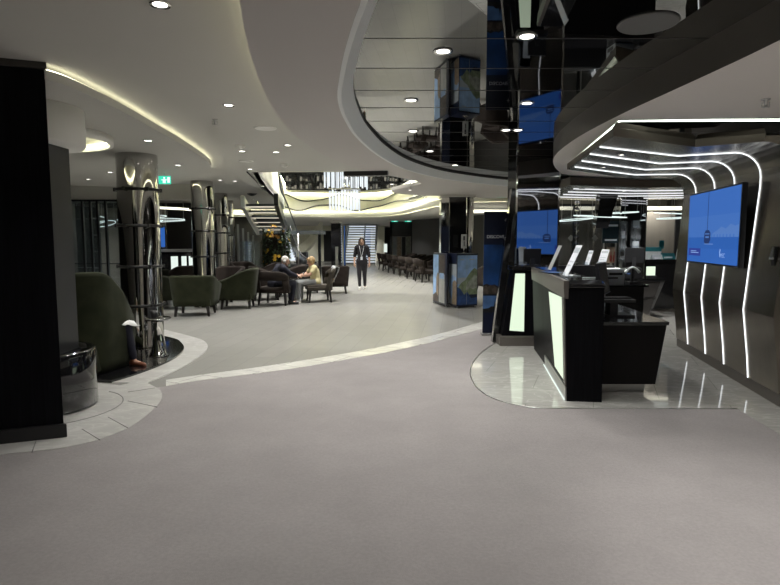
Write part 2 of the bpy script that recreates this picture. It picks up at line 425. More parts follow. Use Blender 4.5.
# rings round the pillar
ring_out = [(-30, 460), (0, 455.5), (32, 452.5), (64, 448.5), (100, 440), (130, 427.5), (150, 413), (161, 401), (161, 392), (152, 386), (140, 382), (120, 386)]
ro = smooth_path(GP(ring_out), 5)
structure(MB().prism(ro+[(-3.6, 6.2), (-4.6, 5.2), (-4.4, 4.2)], 0, .009).build('floor_ring', M['ringtile']), 'pale marble paving around the black pillar')
gr = MB()
gc = Vector((-3.15, 5.15))
gpts = [(gc.x+.62*math.cos(a), gc.y+.62*math.sin(a), .0098) for a in [PI*1.35+PI*1.0*i/30 for i in range(31)]]
gr.tube(gpts, .004, 4)
for px in [((32, 452.5), (36, 441)), ((100, 440), (82, 429)), ((128, 428), (108, 417)), ((157, 407), (128, 401)), ((155, 388), (128, 392))]:
    a, b = G(*px[0], .0098), G(*px[1], .0098); gr.tube([a, b], .003, 4)
structure(gr.build('floor_joint', M['groove']), 'dark joints between the curved marble slabs')
pl_edge = [(112, 383), (135, 376), (159, 367), (176, 358.5), (184, 350.5), (181, 344), (174, 340), (150, 335)]
pe = smooth_path(GP(pl_edge), 5)
structure(MB().prism(pe+[(-5.2, 8.6), (-5.2, 7.0), (-4.0, 6.3)], 0, .03).build('floor_plinth', M['blackgloss']), 'glossy black round plinth under the first chrome column')
ro2 = smooth_path(GP([(145, 384), (170, 374), (192, 362), (207, 350), (205, 342), (192, 337), (165, 330)]), 5)
structure(MB().prism(ro2+pe[::-1], 0, .008).build('floor_plinth_ring', M['ringtile']), 'pale marble ring around the glossy black plinth')

# ------------------------------------------------------------------ upper ceiling, oval, panel
hole = [tuple(v) for v in GP([(258, 172.3), (280, 171.6), (320, 171.2), (372, 171.8)], ZS)] + [(1.4, 11.5), (3.4, 13.0), (3.6, 17), (2.6, 24), (.5, 26.2), (-2.5, 26.8), (-4.6, 26.0)]
left_edge = GP([(262, 180), (270, 191), (282, 203)], ZS)
lew = smooth_path([hole[0]]+left_edge+[(left_edge[2][0]-.3, 22.5), (-4.6, 25.0)], 5)
hole += [p for p in lew[::-1]][:-1]
structure(MB().prism([(-12, -6.5), (9, -6.5), (9, 47), (-12, 47)], ZS, ZS+.16, [hole]).build('ceiling', M['ceil']), 'grey painted upper ceiling')
oval_px = [(46, 79.5), (66, 85.5), (88, 95), (110, 105.5), (135, 118.5), (158, 131.5), (178, 142.5), (195, 153), (206, 160.5), (211, 166.5), (209, 172), (200, 177), (186, 181.5), (172, 184.2), (150, 186), (120, 186.6)]
ov = smooth_path(GP(oval_px, ZO), 6)
ovp = ov+[(-9.5, 12.4), (-10.9, 10), (-10.9, 4), (-6, 3.0), (-3.9, 3.9)]
structure(MB().prism(ovp, ZO, ZO+.07, mside=0).build('ceiling_oval', M['ceil']), 'lowered oval ceiling on the left')
def inset(pts, d): return offset_line(pts, d)
def cove(name, pts, z, d, r, m, label, seg=4):
    q = offset_line(pts, d)
    return structure(MB().tube([(p[0], p[1], z) for p in q], r, seg).build(name, M[m]), label)
cove('trim_oval_light', ov, ZO+.08, .035, .008, 'cove', 'thin warm light line along the oval ceiling edge')
pan_px = [(240, 0), (243, 22), (248, 45), (254, 66), (261, 84), (271, 106), (283, 122), (296, 136), (311, 147), (328, 157), (348, 165.5), (364, 170.2), (384, 174.6), (402, 178.2), (414, 180.6), (421, 183.2), (416, 185.4), (405, 187.6), (396, 189.6), (391, 191.3), (396, 193.2), (410, 194.8), (430, 195.8), (450, 196.4), (470, 196.8)]
pn = smooth_path(GP(pan_px, ZP), 4)
near = Vector(pn[0])
pnp = [(near.x-.45, -6.4), (near.x-.2, -2.0), (near.x-.06, .8)] + pn
mir_px = [(388, -60), (373, 0), (365, 20), (357, 42), (351, 62), (347, 80), (344.5, 95), (346, 108), (351, 121), (361, 137), (381, 155), (405, 168), (437, 177), (470, 182), (502, 185.4), (530, 187)]
mh = smooth_path(GP(mir_px, ZP), 4)
mhole = offset_line(mh, .03) + [(3.6, 11.6), (5.0, 9.5), (5.0, -2), (3.5, -4), (.3, -4)]
far_right = [(2.6, 15.4), (3.4, 15.4), (8.9, 14.6), (8.9, -6.4)]
structure(MB().prism(pnp+far_right, ZP, ZP+.07, [mhole]).build('ceiling_panel', M['ceil_low']), 'lowered grey ceiling panel on the right')
q = offset_line(pnp, -.06)
structure(MB().tube([(p[0], p[1], ZP+.085) for p in q[:70]], .009, 4).build('trim_panel_light', M['cove']), 'thin warm light line along the lowered ceiling panel')
# mirror with recessed rim
mr_ = MB()
mo = [(p[0], p[1]) for p in offset_line(mh, .16)] + [(3.7, 11.8), (5.2, 9.6), (5.2, -2.1), (3.6, -4.2), (.2, -4.2)]
mr_.prism(mo, ZM, ZM+.03)
structure(mr_.build('ceiling_mirror', M['mirror']), 'dark mirrored ceiling recess')
sb = MB()
for i in range(22):
    y = 1.2+i*.62
    xs = []
    for (ax, ay), (bx, by) in zip(mh, mh[1:]):
        if (ay-y)*(by-y) <= 0 and ay != by: xs.append(ax+(bx-ax)*(y-ay)/(by-ay))
    if y > 11.5: continue
    x0 = min(xs) if xs else -.2
    sb.box(x0-.05, 5.1, y-.004, y+.004, ZM-.002, ZM+.001)
clip = sb.build('trim_mirror_joint', M['rimdark'])
structure(clip, 'thin dark joints across the mirrored ceiling')
rm = MB()
for (p0, p1) in ((0, len(mh)-1),):
    pass
rp = mh+[(3.6, 11.6)]
o1 = offset_line(rp, -.03); o2 = offset_line(rp, .0)
rm.loft([[(a[0], a[1], ZP-.003), (b[0], b[1], ZP-.003), (b[0], b[1], ZM-.028), (d_[0], d_[1], ZM-.028)] for a, b, d_ in zip(offset_line(rp, .024), offset_line(rp, .055), offset_line(rp, -.07))], True, True, 0, False)
rm.loft([[(a[0], a[1], ZM-.028), (b[0], b[1], ZM-.028), (b[0], b[1], ZM), (a[0], a[1], ZM)] for a, b in zip(offset_line(rp, -.07), offset_line(rp, .0))], True, True, 1, False)
structure(rm.build('trim_mirror_rim', [M['rimlight'], M['rimdark']]), 'grey metal rim round the mirrored ceiling')
# soffit over the desks
sof_px = [(780, 40), (742, 58.5), (700, 78), (665, 94), (630, 110), (602, 124), (580, 136), (564, 147), (555.5, 155), (553, 161.5), (555.5, 168), (562, 174)]
sf = smooth_path(GP(sof_px, ZF), 5)
sf0 = [(2.6, -3.6), (2.1, -1.5), (1.93, .8), (sf[0][0]-.03, 2.0)]
sfp = sf0+sf+[(3.3, 9.6), (5, 10.1), (6.9, 10.3), (6.9, -3.6)]
cN0, cN1, cN2 = G(613, 136, ZC), G(695, 147, ZC), Vector((3.75, 5.05, ZC))
cF0, cF1, cF2 = G(567, 169.5, ZC), Vector((3.48, 8.30, ZC)), Vector((4.3, 8.22, ZC))
gN0, gN1 = G(619, 120.6, ZF), G(571.5, 161, ZF)
gR = G(790, 118, ZF)
inner = [(gN0.x, gN0.y), (gR.x, gR.y), (6.2, gR.y+.05), (6.2, 9.0), (3.3, 8.95), (gN1.x, gN1.y)]
structure(MB().prism(sfp, ZF, ZM+.05, [inner], mi=0, mside=1).build('ceiling_soffit', [M['soffit'], M['taupe']]), 'curved dropped ceiling over the reception desks')
lf = MB()
for a, b in ((gN1, gN0), (gN0, Vector((6.0, gR.y+.03, ZF)))):
    d = (b-a); d.z = 0; d.normalize(); nrm = Vector((d.y, -d.x, 0))
    c0 = a-nrm*.012; c1 = b-nrm*.012
    lf.tube([(c0.x, c0.y, ZF+.002), (c1.x, c1.y, ZF+.002)], .010, 6)
structure(lf.build('trim_soffit_light', M['coveg']), 'bright light line along the inner edge of the dropped ceiling')
# ------------------------------------------------------------------ outer walls
structure(MB().box(-12.2, -12, -6.5, 47, 0, 5.6).build('wall_left', M['charcoal']), 'dark outer wall on the left')
structure(MB().box(9, 9.2, -6.5, 47, 0, 5.6).build('wall_right', M['charcoal']), 'dark outer wall on the right')
structure(MB().box(-12, 9, -6.7, -6.5, 0, 5.6).build('wall_front', M['greywall']), 'dark wall behind the viewpoint')
structure(MB().box(-12, 9, 47, 47.2, 0, 5.6).build('wall_far', M['greywall']), 'grey end wall far down the hall')
structure(MB().box(-12, 9, -6.5, 47, 5.5, 5.6).build('ceiling_upper', M['greywall']), 'ceiling of the deck above')
structure(MB().box(6.9, 7.05, -6.5, 14.6, 0, 2.84).build('wall_desk', M['charcoal']), 'dark wall behind the reception area')
# ------------------------------------------------------------------ atrium parapet and far ceiling
par = smooth_path([(-11.5, 25.2), (-7, 25.2), (-4.6, 25.2), (-2.2, 25.8), (-.6, 25.3), (.4, 23.6), (1.0, 20.6), (1.5, 17.8), (2.3, 16.0), (3.4, 15.5)], 6)
structure(MB().prism(par+[(8.9, 15.4), (8.9, 46.9), (-11.9, 46.9), (-11.9, 25.2)], 2.58, 2.66).build('ceiling_far', M['ceil']), 'pale ceiling beyond the atrium')
pr = MB()
pr.wallstrip(par, 2.60, 3.70, .12)
pr.tube([(p[0], p[1]-.02, 2.67) for p in offset_line(par, -.16)], .09, 10)
structure(pr.build('wall_parapet', M['parapet']), 'curved cream balcony front with wavy lines above the atrium')
wl = MB()
for z0, amp, ph, a, b in ((3.40, .15, .2, 8, 52), (3.0, .13, 1.4, 8, 46), (3.2, .10, 2.6, 33, 52)):
    pts = []
    for i in range(a, min(b, len(par)-1)):
        for k in range(4):
            t = i+k/4; p = Vector(par[i]).lerp(Vector(par[i+1]), k/4)
            pts.append((p.x, p.y-.03, z0+amp*math.sin(p.x*2.3+ph+p.y*.25)+.03*math.sin(p.x*5.1)))
    wl.tube(pts, .03, 5)
structure(wl.build('trim_parapet_wave', M['greyframe']), 'dark wavy lines on the cream balcony front')
structure(MB().tube([(p[0], p[1], 2.70) for p in offset_line(par, -.06)], .02, 4).build('trim_parapet_light', M['covep']), 'light line at the foot of the balcony front')
structure(MB().tube([(p[0], p[1], 3.66) for p in offset_line(par, -.10)], .02, 4).build('trim_parapet_top_light', M['covep']), 'light line under the cap of the balcony front')
structure(MB().loft([[(a[0], a[1], 3.70), (b[0], b[1], 3.70), (b[0], b[1], 3.62), (c_[0], c_[1], 3.62), (c_[0], c_[1], 3.72), (a[0], a[1], 3.72)] for a, b, c_ in zip(par, offset_line(par, -.15), offset_line(par, -.17))], True, True, 0, False).build('trim_parapet_cap', M['parapet']), 'cap along the top of the balcony front')
structure(MB().wallstrip(lew, ZS, 3.7, .1).build('wall_parapet_left', M['parapet']), 'cream inner edge on the left of the atrium opening')
structure(MB().tube([(p[0], p[1], 3.66) for p in offset_line(lew, -.05)], .012, 4).build('trim_parapet_left_light', M['covep']), 'light line on the left edge of the atrium opening')
structure(MB().wallstrip([(hole[3][0], hole[3][1]), (hole[0][0], hole[0][1])], ZS, 3.7, .1).build('wall_parapet_near', M['parapet']), 'near edge of the atrium opening')
# upper deck
bal = thing('glass_balustrade', 'glass balustrade with a dark handrail on top of the cream balcony front', 'balustrade', (0, 0, 0))
MB().wallstrip(par, 3.72, 4.5, .02).build('glass_panel', M['smoked'], bal)
MB().tube([(p[0], p[1], 4.53) for p in par], .03, 6).build('handrail', M['greyframe'], bal)
structure(MB().box(-12, 9, 33, 33.2, 3.02, 5.5).build('wall_upper', M['charcoal']), 'dark wall of the deck above')
random.seed(3)
for i in range(11):
    x = -6.6+i*.95
    t = thing('shop_display', 'lit shop shelf behind the balustrade, number %s of the row counted from the stair side' % ['one', 'two', 'three', 'four', 'five', 'six', 'seven', 'eight', 'nine', 'ten', 'eleven'][i], 'shelf', (x, 32.7, 3.02), 0, 'lit shop shelves on the deck above')
    s = MB(); s.box(-.42, .42, 0, .25, 0, 2.2); s.build('cabinet_body', M['black'], t)
    s = MB()
    for z in (.5, .95, 1.4, 1.85):
        for k in range(5):
            hgt = random.uniform(.12, .34); s.box(-.38+k*.155, -.27+k*.155, -.03, .0, z, z+hgt, mi=random.choice([0, 0, 1, 2]))
    s.build('shelf_goods', [M['shop'], M['p_build'], M['p_white']], t)['kind'] = 'stuff'
# dark wall beyond the chairs on the right
structure(MB().prism([(1.15, 30), (4.6, 21.5), (8.9, 21.5), (8.9, 22), (4.9, 22), (1.5, 30.4)], 0, 2.6).build('wall_lounge', M['greywall']), 'dark grey wall behind the row of chairs')
structure(MB().box(3.0, 6.9, 14.35, 14.5, 0, 2.7).build('wall_back', M['officewall']), 'dark wall at the back of the reception area')
structure(MB().box(4.75, 6.9, 13.3, 13.4, 0, 2.2).build('wall_warm', M['warmwall']), 'warm taupe wall panel behind the far counter')
for i, x in enumerate((5.55, 6.65)):
    structure(MB().box(x-.05, x+.05, 13.25, 13.3, 0, 2.2).build('trim_warm_wall', M['black']), 'dark upright joint in the warm taupe wall')
structure(MB().box(3.0, 6.9, 13.6, 13.75, 2.26, 2.34).build('trim_back_light', M['covew']), 'bright cove light above the back wall')
structure(MB().tube([(2.0, 17.6, 2.42), (3.0, 17.9, 2.44), (4.4, 18.2, 2.44)], .05, 8).build('trim_lounge_light', M['covew']), 'white light line above the lounge wall')
structure(MB().tube([(-7.1, 17.2, 2.52), (-6.4, 17.6, 2.5), (-5.7, 18.4, 2.46), (-5.0, 20, 2.44)], .035, 8).build('trim_bar_light', M['covew']), 'white light line above the bar')
structure(MB().prism([(-11.9, 20.5), (-6.6, 20.5), (-6.6, 20.7), (-11.9, 20.7)], 0, ZS).build('wall_bar', M['charcoal']), 'dark wall behind the bar')
structure(MB().prism([(-6.9, 25.5), (-4.9, 25.5), (-4.9, 25.7), (-6.9, 25.7)], 0, 2.58).build('wall_stair', M['greywall']), 'grey wall beside the stairs')

# ------------------------------------------------------------------ pillar and dark column, drum
P1 = Vector((-2.565, 4.37)); u = Vector((-.932, -.364)); v = Vector((-.364, .932))
c = lambda a, b: tuple(P1+u*a+v*b)
pt = thing('black_pillar', 'wide black wood pillar from floor to ceiling with a black base board', 'pillar', (0, 0, 0), kind='structure')
MB().prism([c(0, 0), c(1.9, 0), c(1.9, .3), c(.16, .3)], 0, ZS-.02).build('pillar_body', M['blackwood'], pt, bevel=.006)
MB().prism([c(-.025, -.03), c(1.92, -.03), c(1.92, .32), c(.14, .32)], .01, .115).build('base_board', M['black'], pt, bevel=.006)
MB().prism([c(-.015, -.02), c(1.92, -.02), c(1.92, .32), c(.15, .32)], ZS-.05, ZS).build('top_band', M['rimdark'], pt)
structure(MB().box(-3.55, -3.02, 4.98, 5.46, .51, 2.40).build('column_grey', M['darkgrey']), 'dark grey column standing in the round black planter behind the black pillar')
dr = MB()
dr.lathe([(.44, 0), (.47, .015), (.47, .52), (.455, .535), (.40, .535), (.40, .50), (.0001, .50)], (0, 0, 0), 48)
d_ = dr.build('round_planter', M['blackgloss'], None, (-3.235, 5.18, .01))
tag(d_, 'glossy black round drum planter at the foot of the dark column', 'planter')
wd = thing('ceiling_drum', 'white drum lamp hanging from the ceiling above the black planter', 'lamp', (-3.33, 5.25, 2.40))
MB().lathe([(.0001, 0), (.50, 0), (.52, .02), (.52, .36), (.0001, .36)], (0, 0, 0), 48).build('drum_shade', M['white'], wd)
MB().lathe([(.045, -.006), (.075, -.012), (.08, .001), (.045, .001)], (.10, -.33, 0), 20, caps=False).build('downlight_trim', M['chrome'], wd)
MB().lathe([(.0001, -.004), (.047, -.004), (.047, .001), (.0001, .001)], (.10, -.33, 0), 20).build('downlight_lens', M['lamp'], wd)
spot(wd, -.03, 12, loc=(.10, -.33))
# round light recess further back
rl = thing('ceiling_ring_light', 'round warm light recess in the ceiling behind the white drum', 'light', (-4.02, 6.5, ZO-.09))
MB().lathe([(.80, 0), (.84, 0), (.84, .088), (.80, .088)], (0, 0, 0), 48, caps=False).build('light_rim', M['white'], rl)
MB().lathe([(.0001, .07), (.80, .07), (.80, .088), (.0001, .088)], (0, 0, 0), 48).build('light_disc', M['parapet'], rl)
MB().tube([(.77*math.cos(a), .77*math.sin(a), .045) for a in [2*PI*i/48 for i in range(48)]], .014, 5, closed=True).build('light_tube', M['cove'], rl)

# ------------------------------------------------------------------ downlights
def downlight(p, z, power, label, group, r=.045, size=2.2, cat='ceiling light'):
    t = thing('ceiling_downlight', label, cat, (p[0], p[1], z), 0, group)
    MB().lathe([(r*.9, -.004), (r*1.25, -.009), (r*1.35, .0), (r*.9, .0)], (0, 0, 0), 20, caps=False).build('trim_ring', M['chrome'], t)
    MB().lathe([(.0001, -.003), (r*.95, -.003), (r*.95, .0), (.0001, .0)], (0, 0, 0), 20).build('lens', M['lamp'], t)
    if power: spot(t, -.02, power, size)
    return t
LAB_S = 'small round recessed downlight in the grey upper ceiling'
for px in [(160, 4), (228.5, 105), (242, 151), (287.5, 145), (220, 180), (235, 181), (250, 169), (276, 152), (263, 186)]:
    downlight(G(*px, ZS), ZS, 56, LAB_S, 'downlights in the upper ceiling')
for px in [(148, 140.5), (178, 165), (88, 179), (110, 172)]:
    downlight(G(*px, ZO), ZO, 85, 'small round recessed downlight in the oval ceiling on the left', 'downlights in the oval ceiling')
for px in [(443, 51), (411, 100), (413, 131), (430, 151), (455, 165), (527, 36), (527, 103), (506, 130), (518, 130)]:
    downlight(G(*px, ZM), ZM, 48, 'small round recessed downlight in the mirrored ceiling', 'downlights in the mirrored ceiling', .05)
for px in [(392, 184), (410, 190), (447, 201), (425, 197)]:
    downlight(G(*px, ZP), ZP, 60, 'small round recessed downlight in the ceiling lobe before the mirrored column', 'downlights in the lowered panel')
for p in [(-2.0, .6), (-2.0, -1.6), (-4.5, 1.0), (-4.5, -1.6), (-2.0, -4), (-4.8, -4), (-6.5, 9.5), (-7.8, 16.6), (-6.9, 14.8), (-5.2, 15.2), (-8.5, 17.5), (-4.4, 18.5)]:  # added for their light; no fixtures known at these points
    downlight(p, ZS if p[1] != 9.5 else ZO, (10 if p[1] < 2 and p[0] < -3 else 16 if p[1] < 2 else 90), 'added round recessed downlight in the upper ceiling on the lounge side', 'added lounge side downlights')
for p in [(2.35, 2.6), (2.5, .6), (3.9, 2.0), (3.9, -.6)]:  # first inferred from a bright carpet spot; the rest unseen, added for light
    downlight(p, ZF, 90 if p == (2.35, 2.6) else 105, 'unseen round recessed downlight in the dropped ceiling near the front', 'downlights in the front of the dropped ceiling', size=1.25 if p == (2.35, 2.6) else 2.2)
for p in [(-.1, -2), (-.1, -4.6), (4, -4.8), (-.55, .5)]:  # unseen lamps, added overhead and behind the camera for light
    downlight(p, ZP, 34, 'unseen added round downlight in the lowered grey panel near the viewpoint', 'added front panel downlights')
for p in [(-6, 28), (-3, 29), (0, 28.5), (-6, 34), (-3, 34), (0, 34), (-6, 40), (-2, 41), (3, 40), (3, 33), (3, 18.5), (5.5, 18.5), (2.4, 21.5)]:
    downlight(p, 2.58, 130, 'round recessed downlight in the pale ceiling beyond the atrium', 'downlights beyond the atrium')
for p in [(-9, 30), (-5, 30), (-1, 30), (3, 30), (-2, 18), (0, 21), (-3, 22.5), (-1.0, 14)]:
    downlight(p, 5.49, 1100, 'round downlight in the ceiling of the deck above', 'downlights of the deck above', .08, 2.0)
for p in [(3.3, 9.95), (4.2, 10.35), (5.3, 10.9), (6.0, 13.05), (4.0, 13.2)]:  # the first one is added to brighten the leaflet stands below
    downlight(p, ZP if p[1] > 13 else ZC, 90, 'small downlight above the back office desks', 'downlights above the back office')
for px, lab in [((621.5, 154.5), 'small white downlight in the bronze canopy, the nearer one'), ((603.5, 167), 'small white downlight in the bronze canopy, the farther one')]:
    downlight(G(*px, ZC), ZC, 14, lab, 'downlights in the bronze canopy', .03)
# small ceiling fittings
for i, (px, z, lab) in enumerate([((215, 119.5), ZS, 'small sprinkler head on the grey ceiling left of the lowered panel'), ((766, 99), ZF, 'small dark sprinkler head under the dropped ceiling above the wall screen'), ((411, 186), ZP, 'tiny dark sprinkler on the ceiling lobe before the atrium')]):
    t = thing('sprinkler', lab, 'sprinkler', G(*px, z), kind='structure')
    MB().lathe([(.03, 0), (.03, -.008), (.012, -.012), (.012, -.05), (.008, -.055)], (0, 0, 0), 12).build('stem', M['steel'], t)
    MB().box(-.028, .028, -.006, .006, -.06, -.054).box(-.006, .006, -.028, .028, -.06, -.054).box(-.03, -.024, -.004, .004, -.055, -.02).box(.024, .03, -.004, .004, -.055, -.02).build('deflector', M['steel'], t)
for px, lab in [((240.5, 145.5), 'round white smoke detector on the grey ceiling, the nearer one'), ((284.5, 164.5), 'round white smoke detector on the grey ceiling close to the atrium')]:
    t = thing('smoke_detector', lab, 'smoke detector', G(*px, ZS))
    MB().lathe([(.07, 0), (.07, -.015), (.05, -.035), (.0001, -.04)], (0, 0, 0), 20).build('housing', M['white'], t)
    MB().lathe([(.03, -.036), (.03, -.055), (.0001, -.058)], (0, 0, 0), 16).build('sensor_cap', M['white'], t)
for px, z, r, lab in [((265.5, 128), ZS, .13, 'flat round white speaker grille on the grey upper ceiling'), ((648, 23), ZM, .17, 'flat round grey speaker grille in the mirrored ceiling'), ((246, 161), ZS, .12, 'flat round white speaker grille beside the nearer smoke detector')]:
    o = MB().lathe([(r, 0), (r, -.004), (r*.96, -.010), (r*.9, -.008), (.0001, -.008)], (0, 0, 0), 32).build('ceiling_speaker', M['white'] if z != ZM else M['discgrey'], None, G(*px, z))
    tag(o, lab, 'speaker')
vt = MB(); vt.box(-.36, .36, -.07, .07, -.07, 0)
for k in range(8): vt.box(-.34+k*.085, -.28+k*.085, -.075, .075, -.075, -.068, 1)
tag(vt.build('ceiling_air_vent', [M['black'], M['rimdark']], None, G(366, 171.5, ZP), bevel=.01, rz=-.12), 'long black slot vent under the ceiling edge by the atrium', 'vent')
dm = MB().lathe([(.14, 0), (.14, -.02), (.05, -.07), (.0001, -.075)], (0, 0, 0), 4)
tag(dm.build('ceiling_camera', M['black'], None, G(252, 193.5, ZS)), 'small black camera on the ceiling in front of the left stairs', 'camera')
tk = MB().tube([G(247, 172, ZS-.02), G(256, 181, ZS-.02), G(263, 190, ZS-.02)], .012, 6)
tag(tk.build('ceiling_track', M['black']), 'thin black track along the ceiling left of the atrium', 'track')
# ------------------------------------------------------------------ chrome columns
def chrome_column(x, y, r, h, label, rings=(.63, 1.18, 1.75, 2.25)):
    t = thing('chrome_column', label, 'column', (x, y, 0), 0, 'chrome columns in a row', kind='thing')
    MB().lathe([(r*1.02, 0), (r*1.02, .05), (r, .06), (r, h-.06), (r*1.0, h)], (0, 0, 0), 64).build('column_shaft', M['chromecol'], t)
    for z in rings:
        g = MB().tube([((r+.010)*math.cos(a), (r+.010)*math.sin(a), z) for a in [2*PI*i/48 for i in range(48)]], .02, 8, closed=True)
        for k in range(6):
            a = 2*PI*k/6+.3
            g.box(-.02, .02, -.02, .02, -.025, .025, T=Matrix.Translation(((r+.02)*math.cos(a), (r+.02)*math.sin(a), z)))
        g.build('iron_ring', M['iron'], t)
    return t
chrome_column(-3.56, 8.15, .275, ZO, 'big chrome column standing on the round glossy black plinth')
chrome_column(-4.22, 12.95, .245, ZS, 'chrome column behind the two green armchairs, second along the row')
chrome_column(-4.82, 16.3, .215, ZS, 'slim chrome column behind the second chrome column')
chrome_column(-5.35, 19.2, .12, ZS, 'thinnest and farthest chrome column in front of the grey wall', (1.0, 1.7, 2.3))

# ------------------------------------------------------------------ chairs (front faces +Y)
def legs4(t, xs, ys, h, top, bot, m='legwood', splay=.03):
    for sx in (-1, 1):
        for sy in (-1, 1):
            x, y = sx*xs, sy*ys; bx, by = x+sx*splay, y+sy*splay
            b = [(bx-bot, by-bot, 0), (bx+bot, by-bot, 0), (bx+bot, by+bot, 0), (bx-bot, by+bot, 0)]
            q = [(x-top, y-top, h), (x+top, y-top, h), (x+top, y+top, h), (x-top, y+top, h)]
            MB().hexa(b, q).build('leg', M[m], t)
def u_path(w, d, r, n=9):
    """from the right front around the back to the left front"""
    pts = [(w/2, d/2), (w/2, d/4), (w/2, 0)]
    cx, cy = w/2-r, -d/2+r
    if cy < 0: pts.append((w/2, cy*.5))
    pts += [(cx+r*math.cos(-a), cy-r*math.sin(a)) for a in [PI/2*i/n for i in range(n+1)]]
    pts += [(x, -d/2) for x in (cx*.5, 0, -cx*.5)]
    pts += [(-cx-r*math.sin(a), cy-r*math.cos(a)) for a in [PI/2*i/n for i in range(n+1)]]
    if cy < 0: pts.append((-w/2, cy*.5))
    pts += [(-w/2, 0), (-w/2, d/4), (-w/2, d/2)]
    return pts
def shell(w, d, r, z0, hb, hf, th, taper, lean=.04, back_flat=.5):
    pts = u_path(w, d, r); n = len(pts)
    inn = [(p[0]*(1-2*th/w), (p[1]-d/2)*(1-th/d)+d/2) for p in pts]
    rings = []
    for i, (p, q) in enumerate(zip(pts, inn)):
        s = min(1, max(0, (p[1]+d/2)/d)); k = max(0, (s-.12)/.88); k = k*k*(3-2*k)*.45+k*.55
        h = hb+(hf-hb)*k
        ring = []
        for z, f in ((z0, 0), (z0+.12, .25), (z0+(h-z0)*.55, .6), (h-.04, .97), (h-.008, 1)):
            sc = 1-taper*(1-f); ring.append((p[0]*sc, p[1]*sc-lean*f*(1-s), z))
        m_ = ((p[0]+q[0])/2, (p[1]+q[1])/2); ring.append((m_[0], m_[1]-lean*(1-s), h+.012))
        for z, f in ((h-.008, 1), (h-.04, .97), (z0+(h-z0)*.55, .6), (z0+.12, .25), (z0, 0)):
            sc = 1-taper*(1-f); ring.append((q[0]*sc, q[1]*sc-lean*f*(1-s), z))
        rings.append(ring)
    return MB().loft(rings, True, True, 0, True)
def cushion(x0, x1, y0, y1, z0, z1): return MB().box(x0, x1, y0, y1, z0, z1)
def tub_chair(label, m, loc, rz, group, w=.84, d=.80, hb=.82, hf=.60, cat='armchair', lh=.21):
    t = thing('armchair', label, cat, loc, rz, group)
    shell(w, d, .26, lh, hb, hf, .085, .12).build('back_shell', M[m], t)
    cushion(-w*.40, w*.40, -d*.40, d*.50, lh, .36).build('seat_base', M[m], t, bevel=.03, bseg=3)
    cushion(-w*.37, w*.37, -d*.34, d*.52, .36, .46).build('seat_cushion', M[m], t, bevel=.035, bseg=3, smooth_all=False)
    legs4(t, w*.33, d*.33, lh+.02, .034, .022)
    return t
def open_chair(label, m, loc, rz, group, w=.70, d=.66, h=.82, cat='chair'):
    t = thing('lounge_chair', label, cat, loc, rz, group)
    cushion(-w*.46, w*.46, -d*.40, d*.48, .30, .40).build('seat_frame', M[m], t, bevel=.03, bseg=3)
    cushion(-w*.43, w*.43, -d*.34, d*.50, .38, .44).build('seat_cushion', M[m], t, bevel=.03, bseg=3)
    b = MB()
    def arc(x): return -d/2-.03+.22*(abs(x)/(w/2))**2.6*d
    def band(xs, zf, th=.07):
        rings = []
        for x in xs:
            z0, z1 = zf(x); y = arc(x); l0 = -(z0-.4)*.22; l1 = -(z1-.4)*.22
            rings.append([(x, y+l0, z0), (x, y+l1, z1-.02), (x, y+l1+th*.5, z1), (x, y+th+l1, z1-.02), (x, y+th+l0, z0)])
        b.loft(rings, True, True, 0, True)
    X = [w/2*(-1+2*i/16) for i in range(17)]
    band(X, lambda x: (.60, h-.10*(abs(x)/(w/2))**5))
    side = lambda s: [s*w/2*(.70+.30*i/4) for i in range(5)]
    for s in (-1, 1): band(sorted(side(s)), lambda x: (.30, .62))
    b.build('backrest', M[m], t)
    b2 = MB()
    b2.loft([[(x, arc(x)*.96, .30), (x, arc(x)*.96, .44), (x, arc(x)*.96+.06, .44), (x, arc(x)*.96+.06, .30)] for x in X], True, True, 0, True)
    b2.build('lower_rail', M[m], t)
    legs4(t, w*.38, d*.36, .31, .03, .018, splay=.035)
    return t
GRP_A = 'velvet armchairs in the lounge'
tub_chair('nearest dark green velvet armchair, its back turned, by the second chrome column', 'velvet', (-4.05, 11.8, 0), .10, None, .92, .84, .83, .62)
tub_chair('green velvet armchair in side view with sloping arms, beside the man in navy', 'velvet', (-3.5, 13.05, 0), PI/2+.10, None, .84, .86, .90, .60)
tub_chair('dark green armchair half hidden behind the big chrome column', 'velvet2', (-5.12, 12.9, 0), -.9, None, .84, .84, .80, .6)
tub_chair('dark brown armchair peeking over the nearest green armchair beside the lit bar', 'brown', (-5.35, 14.6, 0), 1.1, None, .8, .8, .90, .62)
for i, (x, y, rz, m, lab) in enumerate([
    (-4.2, 14.6, 2.9, 'brown', 'brown armchair behind the green armchairs, right beside the second chrome column'),
    (-4.55, 17.8, -2.4, 'brown', 'brown armchair in the back row below the slim chrome column'),
    (-3.5, 16.9, 2.3, 'brown', 'brown armchair in the back row left of the flower tower'),
    (-2.75, 15.75, 1.7, 'brown', 'brown armchair just behind the man in navy'),
    (-3.25, 14.85, -1.3, 'brown', 'brown armchair between the sloping green armchair and the flower tower'),
    (-5.75, 13.6, .6, 'velvet2', 'dark armchair behind the big chrome column near the lit bar'),
    (-2.5, 16.9, .25, 'brown', 'brown armchair behind the white haired man, back turned'),
    (-1.6, 16.7, .1, 'brown', 'brown armchair behind the woman in pale yellow, back turned')]):
    tub_chair(lab, m, (x, y, 0), rz, None, .82, .8, .86 if i not in (6, 7) else .80, .62)
man_chair = open_chair('brown open backed chair the white haired man sits on', 'brown', (-2.74, 13.70, 0), -.18, None, .80, .68, .82)
lady_chair = open_chair('taupe lounge chair facing left that the woman in pale yellow sits on', 'greyfab', (-1.80, 14.35, 0), PI/2+.25, None, .64, .66, .86)
